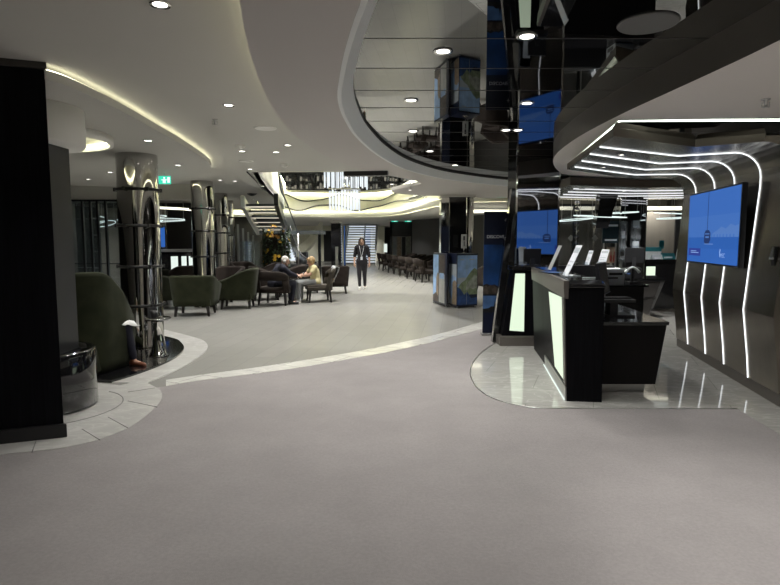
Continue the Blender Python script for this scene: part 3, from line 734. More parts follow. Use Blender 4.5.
# low table between the two
lt = thing('coffee_table', 'small round dark table between the seated man and woman', 'table', (-2.28, 14.75, 0))
MB().lathe([(.0001, .53), (.30, .53), (.31, .545), (.30, .56), (.0001, .56)], (0, 0, 0), 32).build('table_top', M['blackgloss'], lt)
MB().lathe([(.20, 0), (.20, .012), (.03, .03), (.03, .53)], (0, 0, 0), 24).build('pedestal', M['steel'], lt)
# row of open chairs on the right
k = 0
ROWLAB = ['nearest', 'second', 'third', 'fourth', 'fifth', 'sixth', 'farthest']
for i in range(7):
    f = i/6; x = 1.32+(-.22-1.32)*f; y = 21.2+8.6*f
    open_chair('brown open backed chair at the walkway edge, %s of the row under the dark wall' % ROWLAB[i], 'brown', (x, y, 0), -PI/2+.35+.05*(i % 3), 'brown chairs along the walkway', .74, .68, .88)
for i in range(5):
    f = i/4; x = 2.4+(.95-2.4)*f; y = 22.3+7.0*f
    tub_chair('brown armchair facing the walkway chairs, %s of the inner row along the dark wall' % ['nearest', 'second', 'middle', 'fourth', 'farthest'][i], 'brown', (x, y, 0), PI/2+.3, 'brown armchairs of the inner row', .78, .74, .86, .62)
for (x, y, rz, lab) in [(2.95, 16.8, .5, 'brown armchair visible between the picture boxes and the blue banner, the nearer one'), (3.5, 19.0, 2.4, 'brown armchair visible between the picture boxes and the blue banner, the farther one'), (2.05, 19.8, -1.2, 'brown armchair directly behind the mirrored column with picture boxes')]:
    tub_chair(lab, 'brown', (x, y, 0), rz, None, .8, .78, .84, .6)
# big wing chair on the left
wc = thing('wing_armchair', 'tall dark green velvet wing armchair with its back turned beside the black planter', 'armchair', (-3.61, 6.58, .008), -.12)
def wing():
    w, d, th = .86, .84, .10
    pts = u_path(w, d, .38, 10); rings = []
    for p in pts:
        s = min(1, max(0, (p[1]+d/2)/d)); h = 1.17-.55*max(0, (s-.22)/.78)**2.3
        q = (p[0]*(1-2*th/w), (p[1]-d/2)*(1-th/d)+d/2); ring = []
        for f in (0, .12, .35, .6, .85, .97, 1):
            sc = .90+.13*math.sin(f*PI*.62); ring.append((p[0]*sc, p[1]*sc-.04*f, .03+(h-.03)*f))
        ring.append(((p[0]+q[0])/2, (p[1]+q[1])/2-.04, h+.02))
        for f in (1, .97, .85, .6, .35, .12, 0):
            sc = .90+.13*math.sin(f*PI*.62); ring.append((q[0]*sc, q[1]*sc-.04*f, .03+(h-.03)*f))
        rings.append(ring)
    return MB().loft(rings, True, True, 0, True)
wing().build('back_shell', M['velvet'], wc)
cushion(-.36, .36, -.30, .44, .04, .34).build('seat_base', M['velvet'], wc, bevel=.04, bseg=3)
cushion(-.33, .33, -.30, .50, .34, .47).build('seat_cushion', M['velvet'], wc, bevel=.05, bseg=4)
MB().lathe([(.34, 0), (.36, .03), (.30, .04)], (0, 0, 0), 32).build('base_ring', M['legwood'], wc)
# chrome side table and items
st = thing('side_table', 'small round chrome side table with a conical foot beside the wing armchair', 'table', (-3.05, 7.42, .03))
MB().lathe([(.0001, .475), (.155, .475), (.165, .485), (.165, .50), (.155, .508), (.0001, .508)], (0, 0, 0), 36).build('table_top', M['mirror2'], st)
MB().lathe([(.125, 0), (.125, .012), (.095, .05), (.055, .44), (.07, .475)], (0, 0, 0), 36).build('conical_foot', M['chrome'], st)
cu = thing('black_cup', 'small black cup with a handle on the chrome side table', 'cup', (-3.07, 7.36, .538))
MB().lathe([(.035, 0), (.042, .01), (.046, .10), (.041, .10), (.036, .012), (.0001, .012)], (0, 0, 0), 24).build('cup_body', M['black'], cu)
MB().tube([(.044, 0, .025), (.075, 0, .03), (.08, 0, .06), (.044, 0, .08)], .007, 8).build('handle', M['black'], cu)
mc = thing('menu_block', 'dark menu stand on the chrome side table behind the cup', 'menu', (-3.14, 7.46, .538), .35)
MB().hexa([(-.05, -.03, 0), (.05, -.03, 0), (.05, .03, 0), (-.05, .03, 0)], [(-.05, -.006, .13), (.05, -.006, .13), (.05, .006, .13), (-.05, .006, .13)]).build('menu_body', M['darkgrey'], mc)

# ------------------------------------------------------------------ people
def union(mb, name, m, parent, voxel):
    me = mb.mesh(name, m)
    o = bpy.data.objects.new(name, me); COL.objects.link(o)
    r = o.modifiers.new('r', 'REMESH'); r.mode = 'VOXEL'; r.voxel_size = voxel; r.use_smooth_shade = True
    s = o.modifiers.new('s', 'SMOOTH'); s.iterations = 4; s.factor = .5
    dg = bpy.context.evaluated_depsgraph_get()
    me2 = bpy.data.meshes.new_from_object(o.evaluated_get(dg)); bpy.data.objects.remove(o)
    me2.materials.clear(); me2.materials.append(m)
    o = bpy.data.objects.new(name, me2); COL.objects.link(o); o.parent = parent
    return o
def V(*a): return Vector(a)
def frame(fwd, up):
    f = Vector(fwd).normalized(); r = f.cross(Vector(up)).normalized(); u = r.cross(f)
    return f, r, u
def add_hand(mb, wrist, direc, palm_n, side, curl=.35, L=.175):
    """palm plus five fingers; direc from wrist to fingertips, palm_n out of the palm, side: +1 thumb along cross"""
    d = Vector(direc).normalized(); n = Vector(palm_n); n = (n-d*n.dot(d)).normalized(); s = d.cross(n)*side
    w = Vector(wrist)
    for kx in (-.028, -.010, .010, .028): mb.cap(w+d*.015+s*kx*.7, w+d*.085+s*kx, .016, .014)
    for kx, ln in ((.030, .070), (.010, .080), (-.010, .074), (-.029, .058)):
        p = w+d*.088+s*kx; q = p+(d*math.cos(curl)+n*math.sin(curl))*ln*.5; e = q+(d*math.cos(curl*2)+n*math.sin(curl*2))*ln*.5
        mb.cap(p, q, .0098, .009); mb.cap(q, e, .009, .0075)
    p = w+d*.03+s*.026; q = p+(d*.65+s*.75).normalized()*.045+n*.008; e = q+(d*.9+s*.3+n*.3).normalized()*.035
    mb.cap(p, q, .0125, .0105); mb.cap(q, e, .0105, .009)
def add_head(mb, c, fwd, up, sc=1.0):
    f, r, u = frame(fwd, up); T = Matrix(((r.x, f.x, u.x, c[0]), (r.y, f.y, u.y, c[1]), (r.z, f.z, u.z, c[2]), (0, 0, 0, 1)))
    P = lambda x, y, z: T @ (V(x, y, z)*sc)
    mb.ball((0, -.012, .018), .1*sc, 10, 0, .76, .96, 1.02, T)
    mb.cap(P(0, .025, -.03), P(0, .045, -.085), .062*sc, .034*sc)
    mb.cap(P(-.03, .03, -.055), P(.03, .03, -.055), .036*sc, .036*sc)
    mb.cap(P(0, .082, .012), P(0, .104, -.024), .009*sc, .015*sc)
    mb.cap(P(-.017, .078, -.056), P(.017, .078, -.056), .0085*sc, .0085*sc)
    mb.cap(P(-.03, .076, .035), P(.03, .076, .035), .012*sc, .012*sc)
    for s in (-1, 1): mb.cap(P(s*.078, -.012, .015), P(s*.076, -.008, -.022), .014*sc, .010*sc)
    return T, P
def face_bits(parent, P, f, sc, lip):
    e = MB()
    for s in (-1, 1): e.ball(tuple(P(s*.031, .080, .014)), .0105*sc, 6)
    e.build('eyes', M['hairk'], parent)
    l = MB(); l.cap(P(-.02, .087, -.056), P(.02, .087, -.056), .006*sc, .006*sc); l.build('mouth', lip, parent)
lipm = mat('lip', (.30, .10, .085), .5)
def person(name, label, loc, rz, J, skin, head_f, head_up, kinds, sc=1.0):
    """J: joints in the person's own frame"""
    t = thing(name, label, 'person', loc, rz)
    b = MB()
    hp, ch, nk, hd = J['hip'], J['chest'], J['neck'], J['head']
    b.cap(hp+V(-.06, 0, 0), hp+V(.06, 0, 0), .105, .105); b.cap(hp, ch, .115, .125)
    b.cap(J['sl'].lerp(J['sr'], .18), J['sl'].lerp(J['sr'], .82), .085, .085); b.cap(ch, nk-V(0, 0, .03), .12, .07)
    b.cap(nk-V(0, 0, .04), hd-V(0, 0, .03), .056, .052)
    T, P = add_head(b, hd, head_f, head_up)
    for s in 'lr':
        b.cap(J['s'+s], J['e'+s], .052, .040); b.cap(J['e'+s], J['w'+s], .040, .027)
        add_hand(b, J['w'+s], J['hd'+s], J['hn'+s], J.get('ht'+s, 1), J.get('curl', .35))
        b.cap(J['h'+s], J['k'+s], .082, .058); b.cap(J['k'+s], J['a'+s], .056, .036)
        b.cap(J['a'+s]-V(0, 0, .03), J['t'+s]-V(0, 0, 0), .034, .026)
    union(b, 'body', skin, t, .0085)
    face_bits(t, P, head_f, 1, lipm)
    # top
    top, sleeve = kinds['top']
    c_ = MB()
    c_.cap(hp+V(-.065, 0, .02), hp+V(.065, 0, .02), .122, .122); c_.cap(hp+V(0, 0, .03), ch, .132, .142)
    c_.cap(J['sl'].lerp(J['sr'], .15), J['sl'].lerp(J['sr'], .85), .098, .098); c_.cap(ch, nk-V(0, 0, .06), .135, .085)
    if kinds.get('belly'): c_.ball(tuple(hp.lerp(ch, .45)+V(0, kinds['fy']*.06, 0)), .15, 8)
    for s in 'lr':
        if sleeve >= 1:
            c_.cap(J['s'+s], J['e'+s], .07, .056); c_.cap(J['e'+s], J['e'+s].lerp(J['w'+s], sleeve-1), .056, .046)
        else: c_.cap(J['s'+s], J['s'+s].lerp(J['e'+s], sleeve), .070, .062)
    union(c_, kinds['topname'], M[top], t, .012)
    c_ = MB()
    c_.cap(hp+V(-.06, 0, -.02), hp+V(.06, 0, -.02), .118, .118)
    for s in 'lr':
        c_.cap(J['h'+s], J['k'+s], .096, .070); c_.cap(J['k'+s], J['k'+s].lerp(J['a'+s], .93), .068, .050)
    union(c_, 'trousers', M[kinds['trousers']], t, .012)
    for s in 'lr':
        c_ = MB(); a, q = J['a'+s], J['t'+s]; dd = (q-a); dd.z = 0; dd.normalize()
        z = q.z-.02
        c_.cap(V(a.x, a.y, z+.03)-dd*.03, V(q.x, q.y, z+.018), .042, .036); c_.cap(V(a.x, a.y, z+.06), V(a.x, a.y, z+.03), .044, .044)
        sh = union(c_, 'shoe', M[kinds['shoe']], t, .008)
        so = MB(); so.cap(V(a.x, a.y, 0)-dd*.035, V(q.x, q.y, 0), .045, .042)
        for i, v_ in enumerate(so.v): so.v[i] = V(v_.x, v_.y, (z-.008)+max(-.012, min(.012, (v_.z)*.3)))
        so.build('shoe_sole', M['sole' if kinds.get('whitesole') else 'black'], sh)
    return t, P, T
# walking woman (her front is -Y, towards the viewpoint)
def walking():
    J = dict(hip=V(0, 0, .86), chest=V(0, .0, 1.20), neck=V(0, .01, 1.38), head=V(0, -.005, 1.50),
        sl=V(-.165, .01, 1.315), sr=V(.165, .01, 1.315), el=V(-.225, .03, 1.06), er=V(.225, .02, 1.06), wl=V(-.235, -.05, .84), wr=V(.24, -.04, .84),
        hdl=V(0, -.15, -1), hdr=V(0, -.15, -1), hnl=V(.8, .5, 0), hnr=V(-.8, .5, 0), htl=1, htr=-1, curl=.4,
        hl=V(-.085, 0, .84), hr=V(.085, 0, .84), kl=V(-.08, -.05, .46), kr=V(.085, .02, .46), al=V(-.07, -.03, .085), ar=V(.09, .09, .095), tl=V(-.075, -.16, .035), tr=V(.10, -.04, .035))
    t, P, T = person('walking_woman', 'woman with long dark hair in black walking towards the viewer with a lanyard', (-.89, 18.05, 0), 0, J, M['skin2'], (0, -1, -.05), (0, -.05, 1),
        dict(top=('blackcl', 1.15), topname='blouse', trousers='blackcl', shoe='whitecl', whitesole=True))
    h = MB()
    h.ball(tuple(P(0, -.026, .035)), .1, 9, 0, .88, .98, 1.02)
    for s in (-1, 1):
        h.cap(P(s*.068, -.01, .06), P(s*.092, .0, -.10), .032, .036); h.cap(P(s*.085, .01, -.10), P(s*.085, .035, -.24), .044, .028)
    h.cap(P(0, -.07, .0), P(0, -.085, -.24), .075, .085)
    h.cap(P(-.05, .05, .095), P(.04, .055, .098), .022, .022)
    union(h, 'long_hair', M['hairk'], t, .009)
    l = MB()
    l.tube([(-.075, -.09, 1.37), (-.06, -.14, 1.28), (-.02, -.155, 1.10), (0, -.155, 1.03)], .006, 5); l.tube([(.075, -.09, 1.37), (.06, -.14, 1.28), (.02, -.155, 1.10), (0, -.155, 1.03)], .006, 5)
    lo_ = l.build('lanyard', M['paper'], t)
    MB().box(-.035, .035, -.168, -.160, .93, 1.03).build('name_card', M['paper'], lo_)
walking()
# white haired man on the open backed chair, his front is local +Y
def man():
    J = dict(hip=V(0, -.08, .52), chest=V(.0, .06, .82), neck=V(0, .15, .96), head=V(.0, .25, 1.06),
        sl=V(-.20, .11, .91), sr=V(.20, .11, .91), el=V(-.25, .26, .78), er=V(.25, .26, .78), wl=V(-.14, .48, .70), wr=V(.14, .48, .70),
        hdl=V(.35, .9, -.1), hdr=V(-.35, .9, -.1), hnl=V(0, 0, -1), hnr=V(0, 0, -1), htl=1, htr=-1, curl=.45,
        hl=V(-.10, -.02, .55), hr=V(.10, -.02, .55), kl=V(-.15, .40, .53), kr=V(.15, .40, .53), al=V(-.14, .42, .10), ar=V(.14, .34, .10), tl=V(-.16, .56, .035), tr=V(.17, .48, .035))
    t, P, T = person('seated_man', 'white haired man in a navy jacket leaning forward on a brown chair', (-2.72, 13.60, 0), -1.0, J, M['skin'], (.15, 1, -.35), (0, .3, 1),
        dict(top=('navy', 1.92), topname='jacket', trousers='navy', shoe='black', belly=True, fy=1))
    t.scale = (.98, .98, .98)
    h = MB(); h.ball(tuple(P(0, -.03, .042)), .1, 9, 0, .86, .96, .94)
    h.cap(P(-.06, -.04, -.01), P(.06, -.04, -.01), .045, .045)
    union(h, 'short_hair', M['hairw'], t, .008)
man()
# woman in pale yellow, front is local +Y
def lady():
    J = dict(hip=V(0, -.08, .51), chest=V(0, -.03, .80), neck=V(0, .01, .95), head=V(0, .06, 1.07),
        sl=V(-.175, .0, .90), sr=V(.175, .0, .90), el=V(-.22, .14, .74), er=V(.22, .14, .74), wl=V(-.06, .33, .70), wr=V(.06, .33, .72),
        hdl=V(.6, .8, .1), hdr=V(-.6, .8, .1), hnl=V(.3, 0, 1), hnr=V(0, 0, -1), htl=1, htr=-1, curl=.5,
        hl=V(-.09, -.02, .53), hr=V(.09, -.02, .53), kl=V(-.10, .40, .52), kr=V(.08, .42, .53), al=V(-.09, .42, .09), ar=V(.06, .50, .09), tl=V(-.10, .56, .035), tr=V(.06, .64, .035))
    t, P, T = person('seated_woman', 'blond woman in a pale yellow top and light grey trousers seated on a taupe chair', (-1.93, 14.30, 0), PI/2+.35, J, M['skin'], (.1, 1, -.25), (0, .2, 1),
        dict(top=('yellow', .55), topname='yellow_top', trousers='greytr', shoe='whitecl', whitesole=True))
    t.scale = (.94, .94, .94)
    h = MB(); h.ball(tuple(P(0, -.03, .042)), .105, 9, 0, .90, .98, 1.0)
    for s in (-1, 1): h.cap(P(s*.07, -.01, .04), P(s*.074, -.015, -.03), .034, .03)
    h.cap(P(-.04, .06, .088), P(.045, .06, .088), .03, .03)
    union(h, 'blond_hair', M['hairb'], t, .008)
    MB().box(-.07, .07, .255, .262, .70, .79).build('shirt_print', M['greytr'], t)
    bk = MB(); bk.hexa([(-.09, .36, .735), (.09, .36, .735), (.09, .47, .745), (-.09, .47, .745)], [(-.09, .36, .75), (.09, .36, .75), (.09, .47, .76), (-.09, .47, .76)])
    return t
lady()
# light jacket hanging over the lady's chair
jk = MB()
rows = []
for i in range(7):
    f = i/6
    rows.append([(-.22+.44*j/8, -.36-.14*f+.015*math.sin(j*1.9+i), .5+.37*f) for j in range(9)])
rows2 = [[(x, y+.115 if i < 6 else y+.10, z+.03 if i > 4 else z) for (x, y, z) in rows[i]] for i in (6, 5, 4)]
jk.loft(rows+rows2, False, False, 0, True)
j_ = jk.build('jacket', M['greytr'], None, (-1.80, 14.35, 0), PI/2+.25)
so = j_.modifiers.new('solid', 'SOLIDIFY'); so.thickness = .015
tag(j_, 'light grey jacket hung over the back of the taupe chair', 'jacket')
# person hidden in the wing armchair, front is local +Y
def hidden():
    J = dict(hip=V(0, -.08, .58), chest=V(0, -.12, .90), neck=V(0, -.10, 1.02), head=V(0, -.05, 1.09),
        sl=V(-.16, -.11, .96), sr=V(.16, -.11, .96), el=V(-.22, .02, .74), er=V(.22, .02, .74), wl=V(-.10, .22, .70), wr=V(.10, .22, .70),
        hdl=V(.5, .8, -.1), hdr=V(-.5, .8, -.1), hnl=V(0, 0, -1), hnr=V(0, 0, -1), htl=1, htr=-1, curl=.5,
        hl=V(-.09, 0, .56), hr=V(.09, 0, .56), kl=V(-.10, .44, .52), kr=V(.50, .38, .56), al=V(-.10, .52, .09), ar=V(.52, .46, .10), tl=V(-.12, .66, .035), tr=V(.70, .44, .037))
    t, P, T = person('reader', 'person in dark trousers and rust shoes sitting deep in the green wing armchair', (-3.70, 6.60, .012), -.30, J, M['skin'], (0, 1, -.3), (0, .2, 1),
        dict(top=('whitecl', 1.9), topname='white_shirt', trousers='navy', shoe='redshoe', whitesole=True))
    t.scale = (.90, .90, .90)
    h = MB(); h.ball(tuple(P(0, -.03, .042)), .1, 9, 0, .86, .96, .96)
    union(h, 'grey_hair', M['hairw'], t, .009)
    n = MB()
    rows = []
    for i in range(8):
        f = i/7; rows.append([(.30+.30*j/6, .24+.28*f, .675+.02*math.sin(j*2.2+i)-.10*max(0, f-.55)-.22*max(0, (j/6)-.6)) for j in range(7)])
    n.loft(rows, False, False, 0, True)
    o = n.build('napkin', M['whitecl'], t)
    s_ = o.modifiers.new('solid', 'SOLIDIFY'); s_.thickness = .006
hidden()

# ------------------------------------------------------------------ flower tower
ft = thing('flower_tower', 'tall dark planted tower with yellow flowers in front of the stairs', 'plant', (-3.62, 18.2, 0))
MB().box(-.40, .40, -.25, .25, 0, .5).build('planter_box', M['black'], ft, bevel=.01)
MB().box(-.30, .30, -.16, .16, .5, 1.75).build('moss_core', M['soil'], ft)
random.seed(11)
lv = MB()
for i in range(1500):
    z = random.uniform(.45, 1.85); a = random.uniform(0, 2*PI); rx, ry = .36, .24
    p = V(rx*math.copysign(abs(math.cos(a))**.6, math.cos(a)), ry*math.copysign(abs(math.sin(a))**.6, math.sin(a)), z)
    s_ = random.uniform(.035, .075)
    R = Euler((random.uniform(-1, 1), random.uniform(-1, 1), a+random.uniform(-.8, .8))).to_matrix().to_4x4(); R.translation = p
    lv.add([(0, -.3*s_, 0), (1.1*s_, -.35*s_, .15*s_), (1.9*s_, 0, -.1*s_), (1.1*s_, .35*s_, .15*s_), (0, .3*s_, 0)], [(0, 1, 2, 3, 4)], 0, False, R)
lf_ = lv.build('leaves', M['leaf'], ft); lf_['kind'] = 'stuff'
for i in range(46):
    z = random.choice([random.uniform(.6, 1.8), random.uniform(1.65, 2.0)]); a = random.uniform(PI, 2*PI) if i < 36 else random.uniform(0, PI)
    p = V(.40*math.cos(a), .30*math.sin(a), z) if z < 1.75 else V(random.uniform(-.3, .3), random.uniform(-.2, .1), z)
    f = MB(); r0 = random.uniform(.045, .085)
    for k_ in range(6):
        b_ = 2*PI*k_/6; T = Matrix.Rotation(b_, 4, 'Z')
        f.add([(0, 0, 0), (r0*.5, -.3*r0, .012), (r0, 0, .025), (r0*.5, .3*r0, .012)], [(0, 1, 2, 3)], 0, False, T)
    f.ball((0, 0, .012), r0*.28, 5)
    o = f.build('flower', M['petal'] if random.random() < .65 else M['petal2'], ft, p)
    o.rotation_euler = Euler((random.uniform(-.5, .5)+PI/2*(.7 if z < 1.75 else .4), 0, a+PI/2))
# ------------------------------------------------------------------ bronze media wall with canopy
LA = Vector((3.63, 5.26)); LD = Vector((4.19-3.63, 8.18-5.26)); LD.normalize(); LN = Vector((-LD.y, LD.x))   # LN points into the hall
def line_at(Y): return LA+LD*((Y-LA.y)/LD.y)
prof = [(.02, .13), (.04, .35), (.10, .84), (.06, 1.4), (.01, 2.08)]
arcp = [(.01+.25*(1-math.cos(a)), 2.18+.25*math.sin(a)) for a in [PI/2*i/6 for i in range(7)]]
prof = prof+arcp
mw = thing('media_wall', 'dark bronze faceted wall that bends over into a canopy with white light lines', 'wall', (0, 0, 0), kind='structure')
def wp(Y, d, z, extra=0):
    p = line_at(Y)+LN*(d+extra); return (p.x, p.y, z)
Ys = [5.16, 8.22]
wm = MB()
back = [(-.35, ZC), (-.35, .13)]
rings = []
for Y in Ys:
    rings.append([wp(Y, d, z) for d, z in prof]+[wp(Y, .26, ZC+.05), wp(Y, -.35, ZC+.05), wp(Y, -.35, .13)])
wm.loft(rings, True, True, 0, False)
o = wm.build('wall_panel', M['bronze'], mw)
pb = MB(); pb.prism([tuple((line_at(5.13)+LN*.0)), tuple(line_at(8.25)), tuple(line_at(8.25)-LN*.36), tuple(line_at(5.13)-LN*.36)], .007, .13); pb.build('plinth', M['taupe'], mw)
# canopy
r1 = line_at(5.16)+LN*.255; r2 = line_at(8.22)+LN*.255
cn = [tuple(cN0.to_2d()), tuple(cN1.to_2d()), tuple(r1), tuple(r2), tuple(cF1.to_2d()), tuple(cF0.to_2d())]
MB().prism(cn, ZC, ZC+.07, mi=0, mside=1).build('canopy_panel', [M['bronze'], M['bronzed']], mw)
fx = MB()
for p_, q_ in ((cn[0], cn[1]), (cn[1], cn[2])):
    p_, q_ = Vector(p_), Vector(q_)
    fx.hexa([(p_.x, p_.y, ZC+.0702), (q_.x, q_.y, ZC+.0702), (q_.x, q_.y+.03, ZC+.0702), (p_.x, p_.y+.03, ZC+.0702)], [(p_.x+.04, p_.y+.02, ZC+.12), (q_.x, q_.y+.02, ZC+.12), (q_.x, q_.y+.05, ZC+.12), (p_.x+.04, p_.y+.05, ZC+.12)])
fx.build('canopy_fascia', M['bronzed'], mw)
# light lines
ledends = [((600, 147), (678, 156), 5.80), ((590, 154), (659.6, 163.6), 6.44), ((582, 161), (645.5, 169.8), 7.03), ((575, 167), (635, 174.9), 7.70)]
def led_path(Y, off):
    return [Vector(wp(Y, d, z, off if z < 2.2 else off*math.cos((z-2.18)/.25*PI/2))) for d, z in prof[:-1]]
for (e, b, Y) in ledends:
    pts = [Vector(wp(Y, d, z, .004)) for d, z in prof[:6]]
    ax = line_at(Y)
    for i in range(1, 7):
        a = PI/2*i/6; d = .01+.25-(.25-.004)*math.cos(a); z = 2.18+(.25-.004)*math.sin(a); q_ = ax+LN*d; pts.append(Vector((q_.x, q_.y, z)))
    pb_, pe_ = G(*b, ZC-.004), G(*e, ZC-.004)
    pts += [pb_, pe_]
    l = MB(); l.tube(pts, .0065, 6); l.build('light_line', M['led'], mw)
# wall screen
TVd = .075
tv = thing('wall_screen', 'large screen showing a boat on blue sea, on the bronze wall', 'screen', (0, 0, 0))
tc_ = line_at(6.69)+LN*.115; ang = math.atan2(-LN.x, LN.y)   # local -Y faces hall
tv.location = (tc_.x, tc_.y, 1.70); tv.rotation_euler = (0, 0, math.atan2(LN.y, LN.x)+PI/2)
TW, TH = 1.66, .88
MB().box(-TW/2, TW/2, -.03, .025, -TH/2, TH/2).build('screen_case', M['black'], tv, bevel=.004)
MB().box(-.3, .3, .025, .10, -.25, .25).build('wall_mount', M['black'], tv)
def pic(layers, w, h, mats, y0=-.032, step=.0004):
    m = MB()
    for k, (mi, poly) in enumerate(layers):
        y = y0-step*k; vs = [(-w/2+px*w, y, -h/2+py*h) for px, py in poly]
        m.add(vs, [tuple(range(len(vs)))], mi)
    return m
def rect(a, b, c_, d): return [(a, c_), (b, c_), (b, d), (a, d)]
sm_ = [M[k] for k in ('s_sky', 's_sky2', 's_haze', 's_sea', 's_sea2', 's_boat', 's_box', 's_text')]
hills = [(.48, .36), (.55, .42), (.62, .45), (.70, .50), (.78, .47), (.86, .53), (.94, .50), (1, .52), (1, .36)]
lay = [(0, rect(0, 1, .35, 1)), (1, rect(0, 1, .35, .66)), (2, hills), (3, rect(0, 1, 0, .36)), (4, rect(0, 1, 0, .20)),
       (5, rect(.425, .435, .42, 1)), (5, [(.37, .30), (.39, .27), (.47, .27), (.50, .32), (.50, .42), (.47, .46), (.40, .46), (.375, .42)]), (2, rect(.40, .47, .35, .375)), (2, rect(.39, .48, .40, .415)),
       (7, rect(.38, .56, .262, .268)), (6, rect(.04, .31, .09, .20)), (7, rect(.09, .27, .13, .142)), (7, rect(.09, .22, .155, .165)), (7, [(.70, .09), (.715, .11), (.705, .15), (.715, .19), (.70, .21), (.69, .16)])]
for xx in (.52, .57, .63, .68, .74, .80, .86, .92): lay.append((1, rect(xx, xx+.022, .36, .40)))
pic(lay, TW-.04, TH-.04, sm_).build('screen_picture', sm_, tv)
tx = text_mesh('MSC', .07, .0003, M['s_text'], tv, 'lettering'); tx.rotation_euler = (PI/2, 0, 0); tx.location = (.345, -.0385, -.345)
# small card reader on the wall
cr_p = wp(5.30, .055, 1.40)
crd = thing('card_reader', 'small black and silver card holder on the bronze wall right of the screen', 'card holder', (cr_p[0], cr_p[1], 1.40), math.atan2(LN.y, LN.x)+PI/2)
MB().box(-.04, .04, -.02, .03, -.09, .09).build('holder_body', M['black'], crd, bevel=.004)
MB().hexa([(-.03, -.035, -.01), (.02, -.035, -.01), (.02, -.021, -.01), (-.03, -.021, -.01)], [(-.01, -.028, .085), (.02, -.028, .085), (.02, -.021, .085), (-.01, -.021, .085)]).build('silver_card', M['steel'], crd)
MB().box(-.03, .02, -.04, -.02, -.03, -.01).build('white_tag', M['paper'], crd)

# second canopy further back
m2 = thing('rear_canopy', 'second bronze canopy with white light lines above the back desks', 'canopy', (0, 0, 0), kind='structure')
MB().prism([(2.9, 9.3), (4.3, 9.75), (6.85, 9.4), (6.85, 12.4), (4.6, 12.9), (2.9, 12.2)], ZC, ZC+.13, mi=0, mside=1).build('canopy_panel', [M['bronze'], M['bronzed']], m2)
for k in range(4):
    y = 9.9+k*.62
    MB().tube([(3.15+.1*k, y, ZC-.004), (4.4+.15*k, y+.42, ZC-.004), (6.8, y+.1, ZC-.004)], .011, 6).build('light_line', M['ledceil'], m2)
# mirrored columns
def mcol(poly, h, label, face):
    t = thing('mirrored_column', label, 'column', (0, 0, 0), 0, None, 'thing')
    MB().prism(poly, 0, h).build('column_core', M['blackgloss'], t)
    a, b = Vector(poly[face[0]]), Vector(poly[face[1]]); d = (b-a).normalized(); n_ = Vector((d.y, -d.x))
    MB().prism([tuple(a+n_*.012), tuple(b+n_*.012), tuple(b+n_*.0), tuple(a)], .25, h).build('mirror_face', M['mirror2'], t)
    q = MB()
    for p in (a, b): q.box(p.x-.012, p.x+.012, p.y-.02, p.y+.008, .25, h)
    q.build('metal_edge', M['chrome'], t)
    return t
mcol([(1.906, 8.68), (2.58, 8.80), (2.62, 9.1), (1.90, 9.1), (1.82, 8.92)], ZM-.01, 'tall black column with a mirror face behind the first desk, next to the blue banner', (0, 1))
mcol([(4.82, 12.02), (5.40, 12.12), (5.40, 12.5), (4.82, 12.5)], ZC, 'smaller mirrored column behind the brochure racks', (0, 1))

# ------------------------------------------------------------------ first desk (in front of the mirrored column)
d1 = thing('reception_desk', 'black desk with a tall pale light panel standing before the mirrored column', 'desk', (0, 0, .007))
MB().prism([(1.60, 8.22), (2.17, 8.22), (2.2, 8.66), (1.60, 8.66)], 0, .13).build('base', M['taupe'], d1, bevel=.005)
MB().hexa([(1.66, 8.36, .13), (2.15, 8.36, .13), (2.16, 8.66, .13), (1.66, 8.66, .13)], [(1.82, 8.36, 1.10), (2.17, 8.36, 1.10), (2.17, 8.66, 1.10), (1.82, 8.66, 1.10)]).build('body', M['blackwood'], d1)
pq = [D(509.5, 331, 8.355), D(524, 332, 8.355), D(525, 274, 8.355), D(515.4, 274, 8.355)]
m = MB(); m.hexa([tuple(pq[0]), tuple(pq[1]), (pq[1].x, 8.37, pq[1].z), (pq[0].x, 8.37, pq[0].z)], [tuple(pq[3]), tuple(pq[2]), (pq[2].x, 8.37, pq[2].z), (pq[3].x, 8.37, pq[3].z)])
m.build('light_panel', M['panel'], d1)
MB().prism([(1.78, 8.30), (2.22, 8.30), (2.22, 8.66), (1.78, 8.66)], 1.10, 1.165).build('counter_top', M['blackgloss'], d1, bevel=.012, bseg=3)
MB().hexa([(1.55, 8.52, .0), (1.66, 8.52, .0), (1.66, 8.66, .0), (1.55, 8.66, .0)], [(1.80, 8.52, 2.3), (1.86, 8.52, 2.3), (1.86, 8.66, 2.3), (1.80, 8.66, 2.3)]).build('side_fin', M['blackgloss'], d1)

